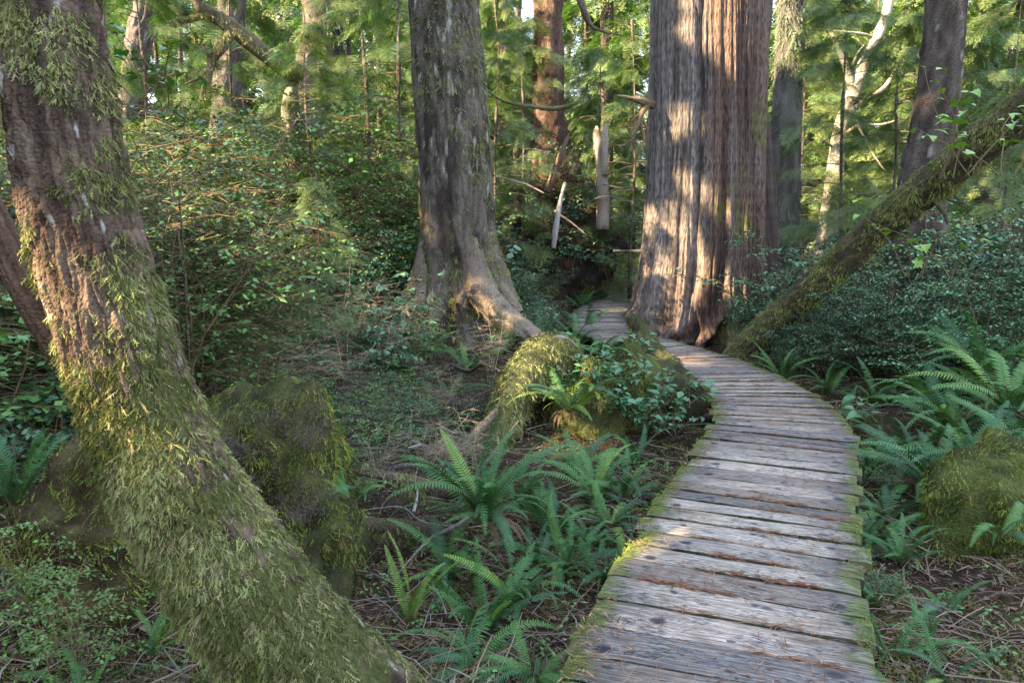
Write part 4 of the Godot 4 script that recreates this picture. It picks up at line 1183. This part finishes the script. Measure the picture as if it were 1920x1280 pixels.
func make_understory() -> void:
	# nurse logs, stumps and hummocks
	var arch := thing("mossy_root", "arching root cloaked in long moss between stump and hollow, left of the walk", "root", at(905, 890, 6.6))
	var t := bark_tube(line_px([[900, 905, 6.5, 72], [932, 815, 6.9, 64], [962, 745, 7.2, 70], [998, 692, 7.5, 84], [1034, 668, 7.8, 92], [1064, 695, 7.9, 78], [1072, 760, 8.0, 56]]), 40, 80, 8, .03, Color(.05, .048, .022), Color(.115, .11, .045))
	put(obj("wood", t.mesh, arch), arch)
	put(obj("moss", moss_on(t, 5200, Vector2(.04, .12), func(p, _o, _f): return clampf(.8 + noise.get_noise_3d(p.x * 70, p.y * 70, p.z * 70) * 1.2, .1, 1), MOSS), arch, "stuff"), arch)
	var lg := thing("nurse_log", "low mossy log along the left edge of the bend", "log", at(1310, 770, 7.1))
	t = bark_tube(line_px([[1190, 600, 12.6, 30], [1205, 632, 11.6, 44], [1225, 672, 10.4, 56], [1262, 722, 8.7, 78], [1306, 768, 7.3, 84]]), 40, 90, 8, .03, Color(.045, .042, .022), Color(.10, .095, .04))
	put(obj("wood", t.mesh, lg), lg)
	put(obj("moss", moss_on(t, 5200, Vector2(.03, .075), func(p, _o, _f): return clampf(.6 + noise.get_noise_3d(p.x * 70, p.y * 70, p.z * 70) * 1.6, .1, 1), MOSS), lg, "stuff"), lg)
	var p := on_ground(1150, 7.9)
	dome("hummock", "mossy hummock under the salal, left of the boardwalk's bend", "hummock", p - Vector3(0, .15, 0), Vector3(.75, .55, .8), Color(.045, .045, .020), Color(.095, .10, .035), 9000, Vector2(.03, .075), .34, -.1)
	p = on_ground(560, 4.5)
	var p2 := p
	dome("rotten_stump", "wide mossy stump behind the leaning trunk, left of the hollow", "stump", Vector3(p.x - .12, -.64, -4.5), Vector3(.46, .96, .5), Color(.038, .036, .018), Color(.088, .086, .034), 17000, Vector2(.022, .058), .5, -.02)
	dome("rotten_stump", "reddish rotten stump capped with moss at the left edge", "stump", Vector3((165 - 960) / F * 3.9, -.75, -3.9), Vector3(.36, 1.12, .36), Color(.045, .032, .018), Color(.09, .072, .032), 9000, Vector2(.022, .055), .42, 0)
	dome("hummock", "mossy hummock at the bottom left under the big trunk", "hummock", Vector3((300 - 960) / F * 2.9, -.85, -2.75), Vector3(.42, .5, .4), Color(.05, .042, .022), Color(.10, .09, .04), 4500, Vector2(.02, .05), .15, .2)
	dome("boulder", "mossy boulder on the right of the boardwalk", "boulder", Vector3((1990 - 960) / F * 4.6, -.5, -4.6), Vector3(.60, .78, .75), Color(.04, .045, .016), Color(.095, .10, .03), 22000, Vector2(.025, .055), .3, -.5)
	dome("stone", "small pale stone on the bare soil at the lower right", "stone", on_ground(1800, 3.8) - Vector3(0, .05, 0), Vector3(.085, .075, .06), Color(.11, .115, .10), Color(.23, .24, .21), 160, Vector2(.015, .03), .03, .5)
	for q in [[-.35, .30, -4.35, .3], [-.1, .42, -4.4, .3], [.1, .35, -4.3, .26], [-.25, .05, -4.1, .34], [.12, .0, -4.05, .3], [-.45, .1, -4.2, .3]]:
		shrub("stump_twigs", "brush", Vector3(p2.x + q[0], q[1], q[2]), q[3], "dead twigs and needles caught on the wide mossy stump", "dead twigs on the wide stump")
	for q in [[150, 3.85, .32, .3], [100, 3.7, .05, .26], [185, 3.7, -.1, .28]]:
		shrub("stump_twigs", "brush", Vector3((q[0] - 960) / F * q[1], q[2], -q[1]), q[3], "dead twigs on the reddish rotten stump at the left", "dead twigs on the reddish stump")
	for k in 22:
		var d := R(4.6, 8.8); var px := R(420, 1000)
		if px > 860 and d > 6: px -= 220
		var a := on_ground(px, d) + Vector3(0, R(.02, .22), 0)
		var an := R(0, TAU); var l := R(.5, 1.5)
		var e := a + Vector3(cos(an) * l, R(-.15, .4), sin(an) * l)
		var th := R(.008, .026)
		var st := thing("fallen_stick", "dead stick lying across the litter of the dark hollow", "stick", a, "dead sticks in the hollow")
		var tb := bark_tube([v4(a, th), v4(a.lerp(e, .35) + Vector3(R(-.1, .1), R(-.05, .1), R(-.1, .1)), th * .9), v4(a.lerp(e, .7) + Vector3(R(-.1, .1), R(-.05, .1), R(-.1, .1)), th * .7), v4(e, th * .35)], 9, 24, 16, .004, [Color(.085, .066, .05), Color(.17, .145, .125)][k % 2], [Color(.14, .11, .085), Color(.27, .24, .215)][k % 2])
		put(obj("wood", tb.mesh, st), st)
		if k % 3 == 0: put(obj("moss", moss_on(tb, 260, Vector2(.02, .05), func(_p, _o, _f): return .9, MOSS), st, "stuff"), st)
	# the upturned root mound in the background
	p = on_ground(1045, 19.5)
	dome("root_mound", "dark upturned root plate grown over with twigs, left of the giant cedar", "mound", p - Vector3(0, .4, 0), Vector3(1.5, 2.7, 1.2), Color(.035, .028, .024), Color(.07, .052, .042), 3000, Vector2(.08, .2), .6, .3)
	for q in [[-.9, 1.5, .8], [-.4, 2.2, .8], [.3, 1.9, .9], [.9, 1.2, 1.0], [-.2, .9, 1.2], [.6, .5, 1.2]]:
		shrub("dead_brush", "brush", p + Vector3(q[0], q[1], q[2]), R(1.0, 1.6), "tangle of dead grey-brown twigs on the root mound", "dead brush on the root mound")
	for q in [[-2.0, .3, 2.2], [-1.4, 0, 2.6], [-1.9, .2, 3.6], [-.8, -.1, 3.4], [.2, 1.2, 1.1], [.9, .7, 1.1], [-.6, 1.7, .9], [-1.5, .5, 1.3], [-.9, .2, 1.5], [.2, .3, 1.5], [1.0, .2, 1.4], [-.6, 1.0, 1.3], [1.5, .9, .9], [-1.7, 1.4, .7], [.6, 1.6, 1.0], [-.1, 2.4, .5], [-1.0, 2.2, .3]]:
		shrub("salal_bush", "salal" if rng.randf() < .5 else "evergreen", p + Vector3(q[0], q[1], q[2]), R(.75, 1.3), "leafy bush growing on the root mound", "bushes on the root mound")
	for q in [[[1130, 345, 17.2, 3], [1165, 352, 17, 3], [1195, 350, 16.9, 2]], [[1100, 380, 17, 3], [1135, 368, 16.9, 3], [1180, 378, 16.8, 2]], [[930, 330, 16, 4], [985, 345, 15.9, 4], [1020, 362, 15.8, 2]], [[1150, 470, 15.5, 5], [1190, 470, 15.4, 4], [1215, 468, 15.3, 3]], [[1040, 395, 15.6, 5], [1075, 420, 15.5, 4], [1100, 440, 15.4, 3]]]:
		stick("bare_stick", "bare grey stick in the root mound's brush, %s" % ["lying level near the top", "lying below the top one", "slanting down at the left", "lying level low by the cedar", "slanting in the middle"][used.get("bare_stick", 0)], "stick", q, Color(.14, .115, .10), Color(.24, .21, .19))
	# logs and sticks in the hollow
	stick("mossy_branch", "short mossy branch lying across the hollow", "branch", [[676, 882, 5.2, 18], [730, 895, 5.3, 22], [790, 910, 5.4, 28], [845, 922, 5.4, 30]], Color(.09, .07, .05), Color(.15, .11, .08), 700)
	stick("thin_branch", "thin bare branch propped on the mossy root", "branch", [[800, 900, 6.0, 16], [850, 855, 6.2, 22], [890, 815, 6.4, 20], [930, 770, 6.8, 14]], Color(.10, .08, .055), Color(.16, .125, .09), 350)
	stick("pale_stick", "forked whitish stick standing in the hollow's litter", "stick", [[775, 960, 4.9, 6], [782, 925, 5.0, 7], [778, 895, 5.0, 6], [786, 872, 5.0, 4]], Color(.38, .34, .31), Color(.5, .47, .44))
	stick("fallen_log", "mossy log end low in the hollow by the ferns", "log", [[650, 985, 4.9, 40], [720, 990, 4.95, 40], [800, 1000, 5.0, 36], [850, 1010, 5.0, 30]], Color(.08, .06, .04), Color(.13, .10, .065), 900)
	stick("fallen_log", "rotting log in the thicket left of the middle trunk", "log", [[380, 760, 8.2, 60], [520, 720, 8.5, 64], [650, 700, 9.0, 56], [760, 690, 9.4, 48]], Color(.09, .065, .045), Color(.15, .11, .075), 1800)
	stick("long_twig", "long thin dark stem beside the leaning trunk", "stem", [[368, 800, 3.6, 7], [352, 640, 3.6, 6], [345, 480, 3.6, 5], [330, 330, 3.6, 3]], Color(.06, .045, .035), Color(.09, .07, .05))
	stick("arching_twig", "long reddish twig arching through the thicket", "twig", [[395, 500, 8, 5], [440, 480, 8, 6], [500, 440, 8, 6], [560, 425, 8, 5], [640, 440, 8, 3]], Color(.24, .13, .08), Color(.34, .2, .13))
	# broad-leaved plants
	leafy("salal", "blue-green salal on the mossy hummock beside the boardwalk's bend", "salal", on_ground(1150, 7.6) + Vector3(0, .28, .1), 24, .45, .9, 210, .10, 0)
	leafy("salal", "blue-green salal hanging over the hummock's front, above the bright fern", "salal", on_ground(1200, 7.2) + Vector3(0, .12, .1), 20, .5, .9, 190, .10, 0)
	leafy("salal", "salal sprigs on top of the hummock, beside the nurse log", "salal", on_ground(1180, 8.3) + Vector3(0, .3, .1), 16, .36, .9, 110, .10, 0)
	leafy("salal", "salal at the hummock's left, beside the arching root", "salal", on_ground(1110, 7.5) + Vector3(0, .15, .1), 18, .45, .9, 120, .095, 0)
	leafy("salal", "salal low on the hummock's right end, touching the planks", "salal", on_ground(1260, 6.9) + Vector3(-.05, .1, .0), 16, .4, .9, 120, .09, 0)
	leafy("salal", "salal sprigs along the nurse log at the boardwalk's edge", "salal", on_ground(1275, 7.4) + Vector3(-.05, .2, .1), 10, .4, .8, 60, .115, 0)
	leafy("salal", "salal in front of the middle trunk's roots", "salal", on_ground(960, 9.4), 14, .6, .8, 90, .12, 0)
	leafy("lily_plant", "group of big oval leaves at the right of the walk, the upper one", "plant", on_ground(1640, 7.2), 5, .45, .5, 16, .19, 2)
	leafy("lily_plant", "group of big oval leaves at the right of the walk, the lower one", "plant", on_ground(1645, 6.6), 4, .3, .6, 12, .17, 1)
	leafy("lily_plant", "pale oval leaves next to the ferns on the right bank", "plant", on_ground(1735, 6.9), 4, .4, .6, 12, .17, 2)
	leafy("alder_twig", "fresh green leaves on thin twigs in front of the dark trunk, upper right", "branch", at(1830, 330, 5.2), 10, .85, .75, 60, .10, 3, "", .3)
	leafy("alder_twig", "fresh green leaves on a thin twig above the leaning log, right of the bleached tree", "branch", at(1745, 520, 5.6), 6, .7, .6, 30, .095, 3, "", .2)
	leafy("alder_twig", "loose green leaves hanging at the upper left beside the leaning trunk", "branch", at(255, 190, 4.6), 9, .6, .8, 60, .085, 1, "", .4)
	leafy("tall_berry_plant", "slender stem with large light leaves in the thicket left of centre", "shrub", on_ground(300, 6.2) + Vector3(0, .5, 0), 7, 1.9, .35, 60, .10, 1)
	leafy("tall_berry_plant", "tall stem with light green leaves in front of the pale snag", "shrub", on_ground(470, 7.0) + Vector3(0, .6, 0), 7, 1.9, .4, 60, .10, 1)

func make_thickets() -> void:
	var g := "bushes of the thicket left of the middle trunk"
	# left thicket
	for k in 150:
		var d := 6.8 + 10.5 * pow(rng.randf(), .85)
		var px := R(-160, 780)
		if d < 8.2 and px > 330: px = R(-160, 330)
		var p := on_ground(px, d)
		var kd: String = ["berry", "evergreen", "berry", "salal", "berry", "salal", "low"][rng.randi() % 7]
		var size := R(1.1, 1.7) + (d - 6) * .14
		if kd == "low": size *= .6
		if kd == "salal": size *= .85
		if d < 9 and px > 250: size *= .6
		shrub(["berry_bush", "evergreen_bush", "salal_bush", "low_bush"][["berry", "evergreen", "salal", "low"].find(kd)], kd, p, size, {"berry": "light green berry bush in the thicket %s, %s", "evergreen": "dark small-leaved bush in the thicket %s, %s", "salal": "broad-leaved bush in the thicket %s, %s", "low": "low leafy bush in the thicket %s, %s"}[kd] % [where(px), row(d)], g + ", " + kd)
	for k in 48:
		var d := 8.8 + 8.0 * rng.randf()
		var px := R(-120, 770)
		if d < 10 and px > 420: px = R(-120, 420)
		if px > 660 and d < 11: d += 3
		shrub("tall_berry_bush", "tall", on_ground(px, d), R(.75, 1.2), "tall leafy bush in the thicket %s, %s" % [where(px), row(d)], "tall bushes of the left thicket")
	for q in [[225, 6.2, .95], [300, 6.6, 1.05], [345, 7.2, 1.0], [20, 6.5, 1.0], [-60, 5.8, .9], [420, 8.4, .8], [700, 12.5, 1.2], [640, 11.5, 1.1]]:
		shrub("tall_berry_bush", "tall", on_ground(q[0], q[1]), q[2], "tall leafy bush standing near, %s, %s" % [where(q[0]), row(q[1])], "tall bushes behind the leaning trunk")
	for k in 12:
		var d := R(8.6, 13.5); var px := R(200, 640)
		shrub("dead_shrub", "dry", on_ground(px, d), R(1.3, 2.0), "tall leafless shrub in the thicket %s, %s" % [where(px), row(d)], "leafless shrubs in the thicket")
	for k in 9:
		var d := R(8.5, 13); var px := R(200, 770)
		conifer("hemlock_sapling", sapling, on_ground(px, d), R(0, TAU), R(.28, .42), "hemlock sapling in the thicket %s, %s" % [where(px), row(d)], "hemlock saplings in the thicket")
	for q in [[500, 7.9, .8], [570, 8.0, .9], [640, 8.2, .85], [700, 8.6, .8], [470, 8.6, 1.0], [560, 8.4, 1.2], [640, 8.8, 1.1], [700, 9.2, 1.0], [600, 9.4, 1.3], [520, 9.8, 1.3], [410, 8.0, .8]]:
		shrub("bare_bush", "bare", on_ground(q[0], q[1]), q[2] * 1.1, "tangle of bare tan twigs left of the middle trunk", "bare twig bushes left of the middle trunk")
	for q in [[460, 6.4, .55], [560, 6.6, .6], [660, 6.8, .6], [760, 7.0, .6], [840, 7.6, .6], [700, 7.6, .7], [600, 7.8, .7], [420, 5.6, .5], [800, 8.4, .7], [720, 6.0, .45]]:
		shrub("dead_brush", "brush", on_ground(q[0], q[1]), q[2], "low dead brush in the dark hollow", "dead brush in the hollow")
		shrub("sprig", "berry", on_ground(q[0] + R(-50, 50), q[1] - .3), q[2] * .8, "thin leafy sprig in the dark hollow", "leafy sprigs in the hollow")
	for k in 56:
		var px := R(330, 1010); var d := R(5.4, 9.4)
		if px > 900 and d < 7.5: px -= 250
		var w := rng.randi() % 4
		if w == 0: shrub("dead_brush", "brush", on_ground(px, d), R(.35, .6), "low dead brush in the dark hollow", "dead brush in the hollow")
		elif w == 3: shrub("green_sprig", "berry" if k % 2 else "evergreen", on_ground(px, d), R(.35, .75), "small leafy bush among the dead twigs of the hollow", "small bushes in the hollow")
		elif w == 1: shrub("sprig", "low", on_ground(px, d), R(.25, .5), "low green sprig in the dark hollow", "low sprigs in the hollow")
		else: shrub("bare_twigs", "bare", on_ground(px, d), R(.35, .7), "bare grey twigs in the dark hollow", "bare twigs in the hollow")
	for q in [[930, 11.3, .9], [980, 11.8, .8], [960, 12.6, 1.1], [1010, 12.5, .9], [1040, 13.2, .9], [940, 14, 1.2], [1000, 15, 1.3], [1000, 10.8, .5], [960, 16, 1.6], [1040, 17.0, 1.0], [1015, 14.6, .8]]:
		shrub("salal_bush", "salal" if rng.randf() < .6 else "evergreen", on_ground(q[0], q[1]), q[2] * .8, "dark leafy bush between the middle trunk and the far boardwalk", "bushes between the two big trunks")
	for q in [[1075, 20, 1.2], [1105, 20.5, 1.1], [1135, 21.8, 1.2], [1165, 23.5, 1.4], [1195, 27, 1.8], [1150, 26, 1.9], [1090, 22.5, 1.5], [1215, 29, 2.0]]:
		shrub("far_bush", "berry" if q[1] > 21 else "salal", on_ground(q[0], q[1]), q[2], "grey-green bush beyond the far boardwalk, left of the giant cedar", "bushes beyond the far boardwalk")
	# right side
	g = "small-leaved evergreen bushes on the right"
	for q in [[1475, 11.8, 2.1], [1440, 12.2, 1.6], [1520, 12.0, 1.9], [1560, 9.6, 1.25], [1620, 9.4, 1.35], [1680, 9.2, 1.3], [1600, 12.5, 1.9], [1720, 8.8, 1.1], [1500, 10.0, .9], [1820, 9.4, 2.3], [1880, 8.8, 2.2], [1760, 10.5, 2.2], [1950, 8.6, 2.3], [1690, 11.5, 2.0], [1460, 10.9, .9], [1540, 13.5, 2.0], [1650, 14, 2.3], [1580, 10.4, 1.2], [1840, 7.8, 1.5], [1780, 8.2, 1.4]]:
		shrub("evergreen_bush", "evergreen", on_ground(q[0], q[1]), q[2], "dark small-leaved bush of the right thicket, %s, %s" % [where(q[0]), row(q[1])], g)
	for q in [[1510, 15, 1.5], [1570, 18, 1.8], [1620, 17, 1.6], [1700, 15, 1.6]]:
		shrub("brush_bush", "bare", on_ground(q[0], q[1]), q[2] * 1.2, "bare sunlit twigs below the bleached tree", "bare bushes below the bleached tree")
	# lower left corner
	shrub("berry_bush", "berry", on_ground(85, 3.0) + Vector3(0, .02, 0), .62, "small fresh berry bush at the bottom left corner")
	shrub("berry_bush", "berry", on_ground(40, 3.4), .6, "small berry bush at the left edge beside the rotten stump")
	shrub("salal_bush", "salal", on_ground(30, 5.4), .9, "salal bush at the left edge behind the rotten stump")
	shrub("salal_bush", "salal", on_ground(90, 6.2), 1.0, "salal bush left of the leaning trunk")
	for q in [[1480, 9.0], [1540, 8.0], [1600, 7.5], [1420, 10.5], [1690, 5.4], [1660, 4.4], [1700, 3.9]]:
		shrub("sprig", "low", on_ground(q[0], q[1]), R(.16, .3), "small low sprig along the boardwalk's right edge", "sprigs along the right edge")

func make_ferns() -> void:
	fern(on_ground(905, 4.75) + Vector3(0, .30, 0), 26, .66, "biggest sword fern, arching over the hollow left of the boardwalk", 0, [1, 2, 2, 3, 0])
	fern(on_ground(1035, 5.2), 15, .58, "sword fern just right of the biggest one", 0, [1, 2, 2, 3])
	fern(on_ground(1120, 5.6), 15, .60, "sword fern beside the boardwalk's left edge, nearest the salal", 0, [1, 2, 2])
	fern(on_ground(1150, 5.1), 12, .42, "fern at the boardwalk's left edge, in front of the taller ones", 1, [2, 2, 3])
	fern(on_ground(1075, 4.5), 13, .42, "low fern at the boardwalk's left edge with spreading fronds", 0, [2, 3, 1])
	fern(on_ground(905, 3.75), 11, .48, "upright fern near the bottom, left of the boardwalk", 0, [0, 0, 1])
	fern(on_ground(880, 3.35), 12, .46, "low spreading fern at the bottom edge", 0, [2, 3, 3])
	fern(on_ground(1010, 3.2), 10, .34, "small fern touching the lowest planks on the left", 1, [2, 3])
	fern(on_ground(760, 3.9) + Vector3(0, .05, 0), 4, .5, "few thin fronds left of the biggest fern", 2, [0, 1])
	fern(on_ground(1070, 7.2) + Vector3(0, .2, .2), 14, .6, "bright yellow-green fern below the salal", 2, [1, 2, 2])
	fern(on_ground(1120, 8.1) + Vector3(0, .3, .2), 9, .5, "fern on the hummock behind the salal", 1, [2, 3])
	fern(on_ground(1470, 9.4), 13, .55, "upright fern at the foot of the leaning log", 1, [0, 1, 1])
	fern(on_ground(1570, 7.8), 10, .42, "fern at the outer edge of the bend", 0, [1, 2])
	fern(on_ground(1775, 5.3), 20, .72, "arching fern above the mossy boulder", 0, [1, 2, 2])
	fern(on_ground(1800, 6.4) + Vector3(0, .1, 0), 20, .8, "large fern on the right bank, middle of three", 0, [1, 2, 2])
	fern(on_ground(1840, 7.4) + Vector3(0, .3, 0), 20, .85, "large fern on the right bank, the highest", 0, [1, 2, 2])
	fern(on_ground(1900, 6.4) + Vector3(0, .2, 0), 18, .8, "large fern at the right edge behind the boulder", 1, [1, 2])
	fern(on_ground(1690, 5.0), 12, .45, "fern spilling onto the boardwalk's right edge", 0, [2, 3])
	fern(on_ground(1720, 4.3), 10, .36, "small fern between boulder and boardwalk", 0, [1, 2])
	fern(on_ground(1895, 4.0) + Vector3(.05, .22, 0), 6, .36, "fern growing on the mossy boulder", 0, [2, 3])
	for q in [[1690, 3.7, .30], [1720, 3.2, .32], [1790, 3.3, .30], [1745, 2.8, .26], [1840, 3.0, .3], [1700, 2.6, .24], [1880, 2.7, .3], [1830, 3.7, .25]]:
		fern(on_ground(q[0], q[1]), 6, q[2], "small low fern on bare soil at the lower right", 0, [1, 2, 3], -10, "small ferns at the lower right")
	fern(on_ground(5, 3.9) + Vector3(0, .5, 0), 9, .5, "fern at the left edge on the rotten stump", 0, [0, 1])
	fern(on_ground(90, 2.75), 7, .36, "fern fronds low in the left corner", 0, [1, 2])
	fern(on_ground(240, 3.2) + Vector3(0, .1, 0), 6, .32, "small fern between stump and leaning trunk", 1, [1, 2])
	for q in [[480, 5.3, .4, .4], [560, 4.6, .3, .5], [650, 4.5, .32, .5], [500, 7.0, .45, .1], [440, 4.7, .34, .5]]:
		fern(on_ground(q[0], q[1]) + Vector3(0, q[3], 0), 5, q[2], "few single fronds on the wide mossy stump", 1, [1, 2], -10, "fronds on the wide stump")
	for q in [[1730, 5.9, .6], [1690, 6.4, .5], [1850, 5.6, .7], [1760, 7.4, .7], [1900, 7.6, .9], [1820, 8.4, .8], [1640, 6.0, .35], [1870, 6.9, .8], [1670, 4.6, .36], [1950, 5.6, .7]]:
		fern(on_ground(q[0], q[1]), 12, q[2], "sword fern on the crowded right bank", 0, [1, 1, 2, 2, 3], -10, "ferns on the right bank")
	for q in [[1180, 5.6, .5], [1090, 6.2, .5], [1010, 4.6, .45], [1200, 6.4, .42], [960, 4.1, .45], [1110, 4.9, .4], [980, 5.6, .5], [1140, 4.4, .36], [840, 4.5, .55]]:
		fern(on_ground(q[0], q[1]), 11, q[2], "sword fern in the bank of ferns along the boardwalk's left edge", 0, [1, 2, 2, 3], -10, "ferns along the left edge")
	for q in [[620, 8.2, .55], [740, 8.6, .6], [480, 8.4, .6], [880, 8.8, .5], [800, 9.0, .5], [1100, 13.5, .8], [1150, 15, .9], [1010, 11.8, .7], [1080, 12, .7], [1090, 17.5, .9], [1105, 19, 1.0], [1125, 20.3, 1.0], [560, 7.2, .5], [690, 7.4, .5], [780, 7.0, .45], [620, 6.4, .45], [840, 8.0, .5], [520, 6.2, .4], [1560, 8.8, .6], [1650, 8.2, .6]]:
		fern(on_ground(q[0], q[1]), 11, q[2], "fern half hidden in the undergrowth, %s, %s" % [where(q[0]), row(q[1])], 0, [1, 2, 2], -10, "ferns in the undergrowth")
